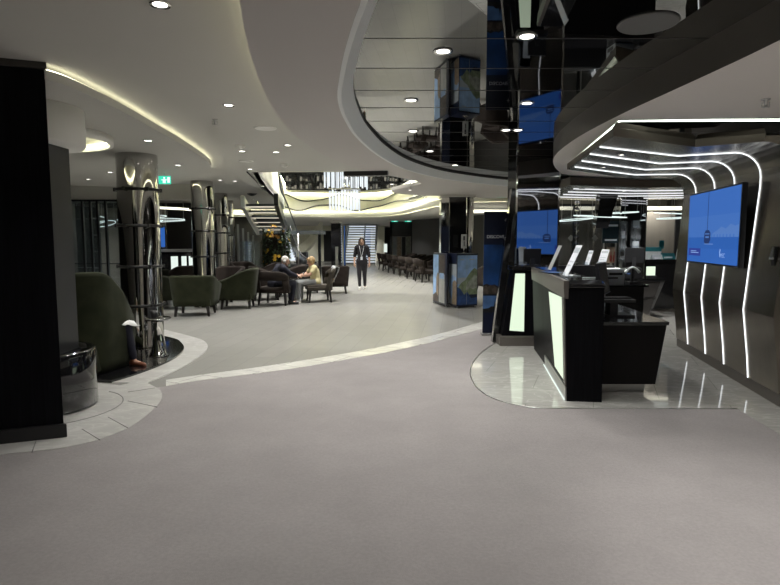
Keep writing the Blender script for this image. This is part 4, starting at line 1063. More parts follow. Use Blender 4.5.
# ------------------------------------------------------------------ main desk
d2 = thing('reception_desk', 'high black desk in front with a lit side panel and a lower worktop', 'desk', (0, 0, .007))
NB, FB, F2 = Vector((1.70, 5.36)), Vector((1.93, 6.99)), Vector((2.05, 8.0))     # left side line at the floor
def side(Y, z):
    if Y <= 6.99: p = NB.lerp(FB, (Y-5.36)/1.63)
    else: p = FB.lerp(F2, (Y-6.99)/1.01)
    return (p.x-.05*z/1.15, Y, z)
b = MB()
rings = []
for Y, xr in ((5.36, 2.02), (6.0, 2.10), (6.99, 2.24), (8.0, 2.36)):
    rings.append([side(Y, .0), side(Y, 1.10), (xr-.01, Y-(.04 if Y < 5.4 else 0), 1.10), (xr, Y-(.04 if Y < 5.4 else 0), 0)])
b.loft(rings, True, True, 0, False)
b.build('desk_body', M['blackwood'], d2)
b = MB()
rings = []
for Y, xr in ((5.35, 2.02), (6.0, 2.10), (6.99, 2.24), (8.02, 2.36)):
    p = side(Y, 1.1); p0 = side(Y, .98)
    rings.append([(p0[0]-.012, Y-.006, .99), (p[0]-.016, Y-.006, 1.10), (p[0]-.016, Y-.006, 1.16), (p[0]+.03, Y-.006, 1.16), (p[0]+.03, Y-.006, .99)])
b.loft(rings, True, True, 0, False); b.build('metal_band', M['taupe'], d2)
b = MB()
rings = []
rc = [(PI*.5*i/5) for i in range(6)]
for Y, xr in ((5.31, 2.02), (5.36, 2.025), (6.0, 2.10), (6.99, 2.24), (8.02, 2.36)):
    p = side(max(Y, 5.36), 1.1); x0 = p[0]+.03
    dz = .035 if Y < 5.33 else 0
    rings.append([(x0, Y, 1.08+dz*.5), (x0, Y, 1.165-dz), (xr-.03, Y, 1.165-dz), (xr, Y, 1.14-dz*.6), (xr, Y, 1.08+dz*.5)])
b.loft(rings, True, True, 0, False); b.build('counter_top', M['blackgloss'], d2, bevel=.01, bseg=3)
def sq(Y, z, off): p = side(Y, z); return (p[0]-off, p[1], z)
m = MB()
qt = [(6.80, .955), (5.74, 1.0)]
# frame quad around and lit panel, following the slanted side
m.hexa([sq(6.12, .17, .003), sq(5.50, .17, .003), sq(5.50, .17, -.01), sq(6.12, .17, -.01)], [sq(6.50, .955, .003), sq(5.52, .985, .003), sq(5.52, .985, -.01), sq(6.50, .955, -.01)])
m.build('light_panel', M['panel'], d2)
m = MB()
for a, b_ in (((5.66, .13), (5.70, 1.0)), ):
    m.hexa([sq(5.48, .13, .012), sq(5.37, .13, .012), sq(5.37, .13, -.005), sq(5.48, .13, -.005)], [sq(5.50, .985, .012), sq(5.37, .985, .012), sq(5.37, .985, -.005), sq(5.50, .985, -.005)])
m.build('metal_end_strip', M['taupe'], d2)
MB().loft([[sq(Y, .0, .014), sq(Y, .14, .014), sq(Y, .14, -.01), sq(Y, .0, -.01)] for Y in (5.37, 6.9)], True, True, 0, False).build('kick_plate', M['steel'], d2)
MB().tube([sq(5.38, .008, .02), sq(6.95, .008, .02)], .006, 5).build('floor_light_line', M['panelw'], d2)
# lower worktop
low = MB(); low.hexa([(2.03, 5.62, .10), (2.665, 5.62, .10), (2.80, 7.7, .10), (2.25, 7.7, .10)], [(2.03, 5.60, .70), (2.745, 5.60, .70), (2.90, 7.7, .70), (2.25, 7.7, .70)])
low.build('lower_cabinet', M['blackfascia'], d2)
MB().prism([(2.02, 5.59), (2.765, 5.59), (2.92, 7.72), (2.27, 7.72)], .70, .735).build('worktop', M['blackgloss'], d2, bevel=.005)
MB().prism([(2.04, 5.72), (2.60, 5.72), (2.70, 7.6), (2.25, 7.6)], .0, .10).build('plinth', M['steel'], d2)
ZT = .742+.0; ZH = 1.172+.001
# keyboard riser
rs = thing('monitor_riser', 'black shelf riser on the lower worktop of the front desk', 'riser', (2.34, 6.10, ZT))
MB().box(-.22, .24, -.16, .16, .155, .185).build('shelf_board', M['black'], rs, bevel=.004)
MB().box(-.02, .06, -.14, .14, .02, .155).build('post', M['black'], rs)
MB().box(-.14, .24, -.15, .15, 0, .02).build('foot_plate', M['black'], rs)
kb = thing('keyboard', 'black keyboard on the shelf riser of the front desk', 'keyboard', (2.37, 6.06, ZT+.185), .08)
MB().box(-.19, .19, -.06, .06, 0, .014).build('keyboard_case', M['black'], kb, bevel=.003)
g = MB()
for i in range(14):
    for j in range(4): g.box(-.18+i*.0258, -.16+i*.0258, -.05+j*.026, -.03+j*.026, .014, .019)
g.build('keys', M['darkgrey'], kb)
for i in range(3):
    t = thing('paper_tray', ['clear paper tray on the front desk worktop, bottom of the stack of three', 'clear paper tray on the front desk worktop, middle of the stack of three', 'clear paper tray on the front desk worktop, top of the stack of three'][i], 'tray', (2.16, 6.02, ZT+.052*i), 0, 'clear paper trays')
    MB().box(-.08, .08, -.13, .13, 0, .004).box(-.08, -.076, -.13, .13, .004, .05).box(.076, .08, -.13, .13, .004, .05).box(-.08, .08, .126, .13, .004, .05).build('tray_body', M['acrylic'], t)
    MB().box(-.07, .07, -.12, .12, .005, .022).build('paper_stack', M['paper'], t)
def monitor(name, label, loc, rz, w, h, stand=.12, tilt=.12, m='black', cat='monitor'):
    """screen faces local -Y"""
    t = thing(name, label, cat, loc, rz)
    T = Matrix.Translation((0, 0, stand)) @ Matrix.Rotation(tilt, 4, 'X')
    MB().box(-w/2, w/2, -.012, .02, 0, h, T=T).build('screen_case', M[m], t, bevel=.004)
    MB().box(-w/2+.012, w/2-.012, -.0135, -.0118, .012, h-.012, T=T).build('screen_glass', M['blackgloss'], t)
    MB().hexa([(-.04, .0, .012), (.04, .0, .012), (.04, .05, .012), (-.04, .05, .012)], [(-.03, .015, stand+h*.35), (.03, .015, stand+h*.35), (.03, .04, stand+h*.35), (-.03, .04, stand+h*.35)]).build('stand_neck', M[m], t)
    MB().box(-.11, .11, -.06, .10, 0, .012).build('stand_foot', M[m], t, bevel=.003)
    return t
monitor('monitor', 'large black monitor seen from behind above the shelf riser of the front desk', (2.44, 6.42, ZT), 1.05, .52, .36, .20, -.18)
# brochure holders, tablets
def holder(label, loc, rz, w=.22, h=.31, paper='paper', tilt=.28, group=None):
    t = thing('brochure_holder', label, 'brochure holder', loc, rz, group)
    T = Matrix.Rotation(-tilt, 4, 'X')
    MB().box(-w/2, w/2, -.002, .002, .008, h, T=T).box(-w/2, w/2, -.05, .09, 0, .004).box(-w/2, w/2, -.028, -.025, .004, .06).build('clear_stand', M['acrylic'], t)
    MB().box(-w/2+.008, w/2-.008, -.0055, -.0025, .012, h-.008, T=T).build('leaflet', M[paper], t)
    f = MB()
    f.box(-w*.38, w*.38, -.0062, -.0056, h*.74, h*.9, T=T); f.box(-w*.38, w*.3, -.0062, -.0056, h*.45, h*.49, T=T); f.box(-w*.38, w*.2, -.0062, -.0056, h*.33, h*.37, T=T)
    f.build('leaflet_print', M['p_cloud'], t)
    return t
holder('tilted clear leaflet stand at the near end of the front desk counter', (1.80, 5.86, ZH), -1.62, .22, .36, 'paper', .42)
holder('tilted clear leaflet stand on the far end of the front desk counter', (1.97, 7.05, ZH), -1.65, .2, .34, 'p_white', .40)
tb = thing('tablet', 'tablet lying flat with a blue screen on the front desk counter', 'tablet', (1.86, 6.55, ZH), .12)
MB().box(-.10, .10, -.15, .15, 0, .009).build('tablet_case', M['black'], tb, bevel=.002)
MB().box(-.092, .092, -.14, .14, .009, .0095).build('tablet_glass', M['p_sea'], tb)
pn_ = MB(); pn_.tube([(0, 0, .006), (.14, .03, .006)], .005, 6)
tag(pn_.build('pen', M['whitepl'], None, (1.90, 5.62, ZH)), 'white pen on the near end of the front desk counter', 'pen')
cl = MB().box(-.05, .05, -.07, .07, 0, .008)
tag(cl.build('notepad', M['paper'], None, (1.93, 6.02, ZH), .3), 'white notepad on the front desk counter beside the near leaflet stand', 'notepad')
# first desk items
holder('clear leaflet holder with printed cards at the edge of the first desk', (1.96, 8.44, 1.173), .1, .12, .28, 'p_cloud', .1)
monitor('laptop', 'black screen seen from behind on the first desk', (2.10, 8.46, 1.173), PI+.1, .26, .22, .03, -.1, cat='laptop')

# ------------------------------------------------------------------ back office desks
d3 = thing('middle_desk', 'dark desk with a printer, between the front desk and the grey cabinet', 'desk', (0, 0, .007))
MB().prism([(2.75, 9.55), (4.36, 9.75), (4.36, 10.4), (2.75, 10.4)], .08, .74).build('desk_body', M['blackfascia'], d3)
MB().prism([(2.7, 9.5), (4.42, 9.7), (4.42, 10.45), (2.7, 10.45)], .74, .78).build('worktop', M['blackgloss'], d3, bevel=.004)
MB().prism([(2.85, 9.68), (4.3, 9.85), (4.3, 10.3), (2.85, 10.3)], 0, .08).build('plinth', M['taupe'], d3)
pr_ = thing('printer', 'white box printer with a black paper slot on the middle desk', 'printer', (3.88, 9.98, .787), .1)
MB().box(-.16, .16, -.16, .16, 0, .27).build('printer_body', M['whitepl'], pr_, bevel=.012)
MB().box(-.165, .02, -.20, .0, .10, .125).build('paper_tray', M['black'], pr_)
MB().box(-.12, .12, -.163, -.158, .16, .2).build('paper_slot', M['black'], pr_)
MB().box(-.161, -.158, -.1, .1, .03, .09).build('side_drawer', M['cabinet'], pr_)
tl = thing('desk_telephone', 'white curved handset standing on the middle desk beside the printer', 'telephone', (4.22, 9.92, .787), .1)
MB().box(-.08, .08, -.08, .08, 0, .04).build('phone_base', M['black'], tl, bevel=.008)
MB().tube([(-.13+.26*i/10, 0, .20+.09*math.sin(PI*i/10)) for i in range(11)], [.028, .026, .02, .018, .018, .018, .018, .018, .02, .026, .028], 8).build('handset', M['whitepl'], tl)
MB().box(-.02, .02, -.02, .02, .04, .27).build('cradle_post', M['black'], tl)
d4 = thing('drawer_cabinet', 'grey desk cabinet with two drawers behind the front desk', 'cabinet', (0, 0, .007))
MB().hexa([(4.35, 11.2, .06), (5.15, 11.2, .06), (5.15, 11.75, .06), (4.35, 11.75, .06)], [(4.35, 11.2, .75), (5.42, 11.2, .75), (5.42, 11.75, .75), (4.35, 11.75, .75)]).build('cabinet_body', M['cabinet'], d4)
MB().prism([(4.3, 11.15), (5.46, 11.15), (5.46, 11.8), (4.3, 11.8)], .75, .79).build('worktop', M['blackgloss'], d4)
MB().prism([(4.4, 11.3), (5.1, 11.3), (5.1, 11.7), (4.4, 11.7)], 0, .06).build('plinth', M['black'], d4)
for k in range(2):
    dw = MB().hexa([(4.83, 11.18, .09+.33*k), (5.12+.1*k, 11.18, .09+.33*k), (5.12+.1*k, 11.2, .09+.33*k), (4.83, 11.2, .09+.33*k)], [(4.83, 11.18, .40+.33*k), (5.22+.1*k, 11.18, .40+.33*k), (5.22+.1*k, 11.2, .40+.33*k), (4.83, 11.2, .40+.33*k)]).build('drawer', M['charcoal'], d4)
    MB().box(4.85, 5.08, 11.165, 11.18, .375+.33*k, .39+.33*k).build('handle', M['black'], dw)
MB().box(4.40, 4.80, 11.18, 11.2, .09, .73).build('door', M['cabinet'], d4)
bx = thing('receipt_printer', 'black box device with a lit edge on the grey cabinet', 'device', (4.72, 11.45, .797))
MB().box(-.28, .28, -.16, .16, 0, .20).build('device_body', M['black'], bx, bevel=.008)
MB().box(-.02, .05, -.163, -.159, .08, .1).build('status_light', M['bluepanel'], bx)
monitor('monitor', 'black monitor seen from behind on the box device above the grey cabinet', (4.92, 11.5, .997), PI-.25, .36, .30, .10, -.15, m='darkgrey')
lp = thing('light_box', 'small bright white light panel beside the rear black monitor', 'light panel', (5.28, 11.5, .797))
MB().box(-.10, .10, -.02, .02, 0, .04).build('foot', M['black'], lp)
MB().box(-.10, .07, -.015, .015, .04, .22).build('light_panel', M['panel'], lp)
d5 = thing('rear_counter', 'black reception counter with blue leaflets on top before the warm taupe wall', 'counter', (0, 0, .007))
MB().hexa([(5.52, 12.25, .06), (6.5, 12.25, .06), (6.5, 12.7, .06), (5.42, 12.7, .06)], [(5.48, 12.2, 1.08), (6.6, 12.2, 1.08), (6.6, 12.7, 1.08), (5.36, 12.7, 1.08)]).build('counter_body', M['blackgloss'], d5)
MB().prism([(5.46, 12.15), (6.62, 12.15), (6.62, 12.75), (5.46, 12.75)], 1.08, 1.13).build('counter_top', M['blackgloss'], d5)
MB().prism([(5.5, 12.3), (6.45, 12.3), (6.45, 12.65), (5.5, 12.65)], 0, .06).build('plinth', M['taupe'], d5)
bxs = thing('leaflet_box', 'white box with a teal lid on the rear counter', 'box', (5.66, 12.4, 1.138))
MB().box(-.17, .17, -.10, .10, 0, .17).build('box_body', M['whitepl'], bxs)
MB().box(-.18, .18, -.11, .11, .17, .26).build('lid', M['teal'], bxs)
for i, (x, h_, w_, lab, mm) in enumerate([(5.72, .10, .22, 'low pale blue card holder at the foot of the teal lidded box', 'p_cloud'), (6.02, .13, .30, 'teal leaflet stack in the middle of the rear counter', 'teal'), (6.36, .22, .26, 'tilted pale leaflet holder at the right end of the rear counter', 'p_cloud')]):
    t = thing('leaflet_holder', lab, 'leaflet holder', (x, 12.24 if i == 0 else 12.4, 1.138))
    MB().hexa([(-w_/2, -.06, 0), (w_/2, -.06, 0), (w_/2, .06, 0), (-w_/2, .06, 0)], [(-w_/2+.02, .0, h_), (w_/2, .0, h_), (w_/2, .04, h_), (-w_/2+.02, .04, h_)]).build('holder_body', M[mm], t)
    MB().box(-w_*.3, w_*.3, -.052, -.045, .01, h_*.4).build('card_front', M['paper'], t)
tp = thing('totem_card', 'small upright teal card standing behind the leaflets on the rear counter', 'card', (5.98, 12.6, 1.138))
MB().box(-.05, .05, -.006, .006, .22, .40).build('card_panel', M['teal'], tp)
MB().box(-.006, .006, -.006, .006, .02, .22).build('post', M['steel'], tp)
MB().box(-.08, .08, -.04, .04, 0, .02).build('foot', M['black'], tp)
# glass wall with diamonds
gw = thing('glass_partition', 'dark glass partition with two pale diamond decals behind the desks', 'partition', (0, 0, .007))
MB().box(3.02, 5.0, 12.9, 12.92, .1, 2.3).build('glass_panel', M['smoked'], gw)
for x in (3.0, 4.13, 5.0): MB().box(x-.02, x+.02, 12.88, 12.94, 0, 2.35).build('frame_post', M['greyframe'], gw)
MB().box(3.0, 5.0, 12.88, 12.94, 2.3, 2.35).build('frame_rail', M['greyframe'], gw)
MB().box(3.0, 5.0, 12.88, 12.94, 0, .1).build('frame_rail', M['greyframe'], gw)
for px in ((571, 238.5), (595, 238.5)):
    p = D(*px, 12.89)
    MB().add([(p.x-.075, 12.89, p.z), (p.x, 12.89, p.z-.08), (p.x+.075, 12.89, p.z), (p.x, 12.89, p.z+.08)], [(0, 1, 2, 3)]).build('diamond_decal', M['rim'], gw)
# sculptural twisted chrome strip
ts = thing('chrome_spiral', 'twisted chrome spiral hanging in front of the dark glass partition', 'sculpture', (4.0, 12.3, .9))
m = MB(); rr = []
for i in range(60):
    z = 1.5*i/59; a = i*.55; rr.append([(.055*math.cos(a), .055*math.sin(a), z), (-.055*math.cos(a), -.055*math.sin(a), z)])
m.loft(rr, False, False, 0, True); o = m.build('twisted_strip', M['chrome'], ts)
MB().tube([(0, 0, -.885), (0, 0, 1.5)], .008, 6).build('rod', M['steel'], ts)
MB().lathe([(.12, -.893), (.12, -.88), (.01, -.875)], (0, 0, 0), 20).build('foot', M['steel'], ts)
# dark sign board and brochure racks
sg = thing('sign_board', 'dark teal sign board with pale lines above the red bottle picture', 'sign', (0, 0, 0))
a = D(602, 243, 11.9); b_ = D(618.5, 221, 11.9)
MB().box(a.x, b_.x, 11.88, 11.92, a.z, b_.z).build('board', M['tealdark'], sg)
w_ = b_.x-a.x; h_ = b_.z-a.z
MB().box(a.x+w_*.35, a.x+w_*.95, 11.874, 11.88, b_.z-h_*.25, b_.z-h_*.16).box(a.x+w_*.15, a.x+w_*.9, 11.874, 11.88, a.z+h_*.1, a.z+h_*.17).build('lettering', M['lettering'], sg)
MB().box(a.x+.02, a.x+.05, 11.89, 11.91, .007, a.z).box(b_.x-.05, b_.x-.02, 11.89, 11.91, .007, a.z).build('legs', M['steel'], sg)
ps = thing('bottle_poster', 'pale poster with red bottles on a stand below the dark sign board', 'poster', (0, 0, 0))
a = D(606.5, 263, 12.0); b_ = D(616.5, 247, 12.0)
MB().box(a.x, b_.x, 11.99, 12.01, a.z, b_.z).build('poster_board', M['p_sand'], ps)
m = MB()
for k in range(2):
    cx = a.x+(b_.x-a.x)*(.4+.36*k); m.box(cx-.024, cx+.024, 11.98, 11.99, a.z+.03, a.z+.16).box(cx-.009, cx+.009, 11.98, 11.99, a.z+.16, a.z+.24)
m.build('bottle_print', M['redbottle'], ps)
MB().box((a.x+b_.x)/2-.02, (a.x+b_.x)/2+.02, 12.0, 12.02, .02, a.z).box((a.x+b_.x)/2-.12, (a.x+b_.x)/2+.12, 11.9, 12.1, .007, .02).build('stand', M['steel'], ps)
for i, (x0, x1, lab) in enumerate([(618.5, 627, 'tall clear leaflet rack left of the smaller mirrored column'), (630, 641, 'tall clear leaflet rack before the smaller mirrored column')]):
    t = thing('leaflet_rack', lab, 'rack', (0, 0, 0))
    a = D(x0, 262, 11.85); b_ = D(x1, 221, 11.85)
    MB().box(a.x, b_.x, 11.86, 11.87, a.z, b_.z).build('back_panel', M['acrylic'], t)
    for k in range(4):
        z = a.z+.05+k*(b_.z-a.z)/4; MB().box(a.x+.01, b_.x-.01, 11.80, 11.86, z, z+.012).box(a.x+.01, b_.x-.01, 11.795, 11.80, z, z+.08).build('shelf', M['acrylic'], t)
        if (k+i) % 2 == 0: MB().box(a.x+.03, b_.x-.04, 11.82, 11.84, z+.014, z+.17).build('leaflets', M['p_cloud'] if k else M['p_dark'], t)
    MB().box((a.x+b_.x)/2-.02, (a.x+b_.x)/2+.02, 11.87, 11.9, .02, b_.z).box(a.x, b_.x, 11.78, 11.98, .007, .02).build('stand', M['steel'], t)
# second leaflet stands on the middle desk
hs = thing('display_ledge', 'black raised ledge on the middle desk carrying two white leaflet stands', 'ledge', (0, 0, 0))
MB().box(2.95, 3.98, 10.1, 10.3, .787, 1.10).build('ledge_body', M['black'], hs)
holder('first white leaflet stand on the raised ledge, left one', (3.52, 10.2, 1.101), -1.5, .2, .28, 'paper', .3)
holder('second white leaflet stand on the raised ledge, right one beside the poster', (3.78, 10.2, 1.101), -1.3, .24, .30, 'paper', .3)
# hanging ring lamps
def ring_lamp(name, loc, rads, label, group, h, sq_=1.0, mm='ring', tl_=.08):
    t = thing(name, label, 'lamp', loc, 0, group)
    for i, (dx, dy, r, dz) in enumerate(rads):
        MB().tube([(dx+r*math.cos(a), dy+sq_*r*math.sin(a), dz+tl_*r*math.sin(a+1.2*i-.4)) for a in [2*PI*j/40 for j in range(40)]], .009, 6, closed=True).build('light_ring', M[mm], t)
        for a in (0, 2.1, 4.2): w = MB(); w.tube([(dx+r*math.cos(a), dy+sq_*r*math.sin(a), dz+tl_*r*math.sin(a+1.2*i-.4)), (dx+r*math.cos(a), dy+sq_*r*math.sin(a), h)], .004, 4); w.build('wire', M['steel'], t)
    return t
ring_lamp('ring_lamp', (4.2, 11.5, 2.02), [(0, 0, .5, 0), (.45, .2, .38, .08), (-.45, .15, .35, -.06)], 'white ring lamp cluster hanging above the dark sign board', None, .40)
ring_lamp('ring_lamp', (5.95, 12.0, 2.05), [(0, 0, .40, .05), (-.1, -.1, .30, -.05)], 'white ring lamp pair hanging before the warm taupe wall', None, .37)
# black hanging funnel
fn = MB().hexa([(3.98, 11.1, 1.78), (4.22, 11.1, 1.78), (4.22, 11.3, 1.78), (3.98, 11.3, 1.78)], [(4.05, 11.1, ZC), (4.4, 11.1, ZC), (4.4, 11.3, ZC), (4.05, 11.3, ZC)])
tag(fn.build('hanging_panel', M['blackgloss'], None), 'black slanted panel hanging from the rear canopy beside the dark sign board', 'panel')

# ------------------------------------------------------------------ banner
bn = thing('discover_banner', 'tall dark blue DISCOVER banner beside the mirrored column', 'banner', (1.80, 9.22, .005), .0)
BW, BH = .60, 2.0
MB().box(-.29, BW-.29, -.01, .012, .03, BH).build('banner_panel', M['navyprint'], bn)
MB().box(-.31, BW-.27, -.08, .08, 0, .035).build('banner_foot', M['steel'], bn, bevel=.005)
bm_ = [M[k] for k in ('p_skyd', 'p_cloud', 'p_build', 'p_dark', 'p_sky', 'navyprint', 'p_mid')]
city = [(.0, .34), (.0, .44), (.08, .45), (.12, .43), (.2, .46), (.3, .45), (.38, .42), (.44, .47), (.48, .56), (.52, .58), (.55, .53), (.6, .60), (.66, .66), (.7, .60), (.78, .64), (.85, .72), (.9, .62), (1, .66), (1, .34)]
city = [(x, .33+(y-.33)*.62) for x, y in city]
lay = [(0, rect(0, 1, .33, .735)), (3, [(0, .33), (0, .41), (.1, .42), (.2, .405), (.3, .415), (.4, .40), (.5, .42), (.5, .33)]), (2, city), (6, rect(0, 1, .185, .322)), (3, [(0, .185), (0, .215), (.15, .22), (.22, .235), (.3, .235), (.33, .285), (.35, .235), (.5, .24), (.6, .225), (.72, .25), (.85, .24), (1, .225), (1, .185)])]
pc = pic(lay, BW, BH, bm_, -.0105, .0004).build('banner_photo', bm_, bn); pc.location = (BW/2-.29, 0, BH/2)
tx = text_mesh('DISCOVER', .070, .0004, M['lettering'], bn, 'lettering'); tx.rotation_euler = (PI/2, 0, 0); tx.location = (-.245, -.0125, 1.575)
MB().add([(.0+.03*math.cos(a)*(1 if k % 2 == 0 else .35)+.06, -.012, 1.86+.04*math.sin(a)*(1 if k % 2 == 0 else .35)) for k, a in [(k, PI/4*k) for k in range(8)]], [tuple(range(8))]).build('compass_emblem', M['rim'], bn)

# ------------------------------------------------------------------ mirrored column with picture boxes
kc = thing('mirrored_column', 'black column with chrome sides behind the picture boxes', 'column', (0, 0, 0), 0, None, 'thing')
def colx(px, Y): return D(px, 240, Y).x
Yc = 14.15
MB().box(colx(449.5, Yc), colx(466, Yc), Yc, Yc+.6, 0, ZP).build('black_face', M['blackgloss'], kc)
MB().box(colx(441, Yc), colx(449, Yc), Yc+.03, Yc+.55, 0, ZP).build('chrome_side', M['chrome'], kc)
MB().lathe([(.085, 0), (.085, ZP)], (colx(470.5, Yc), Yc+.12, 0), 24).build('chrome_pipe', M['chrome'], kc)
MB().box(colx(440, Yc), colx(475, Yc), Yc-.02, Yc+.6, ZP-.06, ZP).build('top_band', M['chrome'], kc)
def picbox(label, A, B, C_, h, z0=.04):
    """A-B left face on the floor, B-C right face"""
    t = thing('picture_box', label, 'display box', (0, 0, 0))
    A, B, C_ = Vector(A), Vector(B), Vector(C_); Dd = A+C_-B
    MB().prism([tuple(A), tuple(B), tuple(C_), tuple(Dd)], z0, h).build('box_body', M['navyprint'], t)
    ft_ = MB()
    for p in (A, B, C_, Dd):
        q = p.lerp((A+C_)/2, .1); ft_.box(q.x-.02, q.x+.02, q.y-.02, q.y+.02, 0, z0)
    ft_.build('feet', M['steel'], t)
    return t, A, B, C_
def facepic(parent, name, A, B, h0, h1, layers, mats):
    """picture on the upright face from A to B (left to right seen from outside)"""
    d = B-A; w = d.length; hh = h1-h0
    o = pic(layers, w*.96, hh*.97, mats, -.002, .0006).build(name, mats, parent)
    mid = (A+B)/2; o.location = (mid.x, mid.y, (h0+h1)/2); o.rotation_euler = (0, 0, math.atan2(d.y, d.x))
    return o
t, A, B, C_ = picbox('picture box with a pale and a blue panel, left one before the black column', tuple(G(433, 303.0).to_2d()), tuple(G(446.5, 307.5).to_2d()), tuple((G(446.5, 307.5)+Vector((.06, .3, 0))).to_2d()), 1.24)
m1 = [M[k] for k in ('p_sky', 'p_sand', 'p_white', 'navyprint', 'p_build')]
facepic(t, 'left_picture', A, A.lerp(B, .42), .06, 1.22, [(0, rect(0, 1, 0, 1)), (1, [(.55, 0), (.6, .5), (.8, .62), (1, .6), (1, 0)]), (4, [(0, 0), (0, .12), (.6, .2), (1, .1), (1, 0)])], m1)
facepic(t, 'mirror_picture', A.lerp(B, .44), A.lerp(B, .86), .06, 1.22, [(2, rect(0, 1, 0, .6)), (4, rect(0, 1, .6, 1)), (0, rect(.1, .9, .5, .62))], m1)
facepic(t, 'side_picture', B, C_, .06, 1.22, [(3, rect(0, 1, 0, 1))], m1)
t, A, B, C_ = picbox('picture box with a green hill and blue bay, right one before the black column', tuple(G(448.5, 306).to_2d()), tuple(G(456.5, 308.5).to_2d()), tuple(G(477, 307).to_2d()), 1.24)
m2_ = [M[k] for k in ('p_sky', 'p_cloud', 'p_hill', 'p_hill2', 'p_sea', 'p_sand', 'navyprint', 'p_white')]
facepic(t, 'left_picture', A, B, .06, 1.22, [(1, rect(0, 1, 0, 1)), (6, rect(0, 1, .82, 1)), (0, [(0, .25), (.1, .5), (.5, .6), (1, .55), (1, .2), (.4, .1)]), (5, [(.45, 0), (.5, .45), (.8, .5), (1, .46), (1, 0)])], m2_)
facepic(t, 'hill_picture', B, C_, .06, 1.22, [(0, rect(0, 1, .3, 1)), (1, rect(0, 1, .42, .55)), (2, [(0, .30), (.1, .40), (.25, .46), (.4, .50), (.55, .60), (.7, .68), (.85, .74), (1, .70), (1, .2), (0, .2)]), (3, [(.4, .3), (.55, .46), (.7, .52), (.85, .60), (1, .58), (1, .3)]),
    (4, [(0, .36), (.15, .33), (.35, .20), (.5, .26), (.7, .12), (1, .14), (1, 0), (0, 0)]), (2, [(.5, .28), (.62, .34), (.8, .30), (1, .34), (1, .22), (.7, .2)]), (7, rect(.465, .475, 0, 1)), (7, rect(.12, .32, .905, .92)), (7, rect(.58, .85, .905, .92))], m2_)
sn = thing('sign_stand', 'small white sign on a thin pole standing on the right picture box', 'sign', (1.72, 13.30, 1.24))
MB().box(-.065, .065, -.01, .01, .12, .44).build('sign_plate', M['p_white'], sn)
MB().box(-.02, .02, -.013, -.01, .30, .40).box(-.008, .014, -.013, -.01, .17, .28).build('sign_print', M['p_dark'], sn)
MB().tube([(0, 0, .01), (0, 0, .13)], .012, 8).build('pole', M['chrome'], sn)
MB().lathe([(.07, 0), (.07, .012), (.0001, .014)], (0, 0, 0), 20).build('foot', M['chrome'], sn)
# ------------------------------------------------------------------ left background
gs = thing('glass_screen', 'dark framed glass screen with upright posts left of the big chrome column', 'partition', (0, 0, 0))
Yg = 13.6
xs_ = [D(p, 240, Yg).x for p in (72, 84, 92, 99, 107, 120)]
MB().box(xs_[0], xs_[-1], Yg, Yg+.015, .05, 2.48).build('glass_panel', M['glass'], gs)
for x in xs_[1:]: MB().box(x-.022, x+.022, Yg-.03, Yg+.04, 0, 2.5).build('frame_post', M['greyframe'], gs)
MB().box(xs_[0], xs_[-1]+.02, Yg-.03, Yg+.04, 2.46, 2.5).build('frame_rail', M['greyframe'], gs)
MB().box(xs_[0], xs_[-1]+.02, Yg-.03, Yg+.04, 0, .06).build('frame_rail', M['greyframe'], gs)
MB().box(xs_[0], xs_[-1], Yg-.01, Yg+.02, .98, 1.0).build('frame_rail', M['greyframe'], gs)
structure(MB().prism([(-11.9, 13.6), (xs_[0], 13.6), (xs_[0], 13.8), (-11.9, 13.8)], 0, 2.72).build('wall_side', M['charcoal']), 'dark wall left of the glass screen')
structure(MB().box(-11.9, -4.2, 13.62, 13.78, 2.5, ZS).build('trim_screen_head', M['ceil']), 'pale band above the glass screen')
structure(MB().box(-11.9, -7.45, 19.0, 19.1, 0, 2.6).build('wall_glow', M['warmwall']), 'dark wall seen through the glass screen')
ring_lamp('ring_lamp', (-8.25, 15.6, 2.10), [(0, 0, .50, 0), (-.5, .5, .38, .1), (.2, .5, .32, -.1)], 'white ring lamp seen through the left of the glass screen', None, .755, tl_=.28)
ring_lamp('ring_lamp', (-7.05, 15.9, 2.10), [(0, 0, .45, 0), (.25, .4, .32, -.08)], 'white ring lamp seen through the right of the glass screen', None, .755, tl_=.28)
ring_lamp('ring_lamp', (-6.55, 16.6, 2.15), [(0, 0, .58, 0), (.1, .2, .42, -.06), (-.25, -.1, .36, .07)], 'white ring lamp cluster hanging above the lit bar', None, .70)
for i, (x, m_, lab) in enumerate([(-8.75, 'shop', 'lit warm wall display seen through the glass screen, left one'), (-8.1, 'bluepanel', 'blue lit wall display seen through the glass screen, middle one'), (-7.75, 'warmlit', 'pale lit wall display seen through the glass screen, right one')]):
    t = thing('wall_display', lab, 'display', (x, 18.9, 0))
    MB().box(-.20, .20, 0, .08, .9, 2.0).build('display_case', M['black'], t)
    MB().box(-.15, .15, -.01, .0, 1.45 if i == 0 else 1.1, 1.9).build('lit_face', M[m_], t)
    MB().box(-.15, .15, -.01, .0, .95, 1.08).build('lower_shelf', M['p_build'], t)
    MB().box(-.05, .05, .02, .06, 0, .9).build('post', M['black'], t)
sh = thing('wall_shelves', 'dark shelf unit with glasses behind the left edge of the glass screen', 'shelf', (-7.75, 14.5, 0))
MB().box(-.35, .30, .15, .2, 0, 2.4).build('back_panel', M['darkgrey'], sh)
for k in range(5): MB().box(-.33, .28, -.1, .15, .4+k*.42, .43+k*.42).build('shelf', M['black'], sh)
scr = thing('bar_screen', 'small blue screen on the dark wall above the lit bar', 'screen', (-7.60, 18.8, 1.65))
MB().box(-.24, .24, 0, .04, -.36, .36).build('screen_case', M['black'], scr)
MB().box(-.21, .21, -.004, 0, -.33, .33).build('screen_picture', M['s_sea'], scr)
MB().box(-.05, .05, .02, .06, -1.65, -.30).build('post', M['black'], scr)
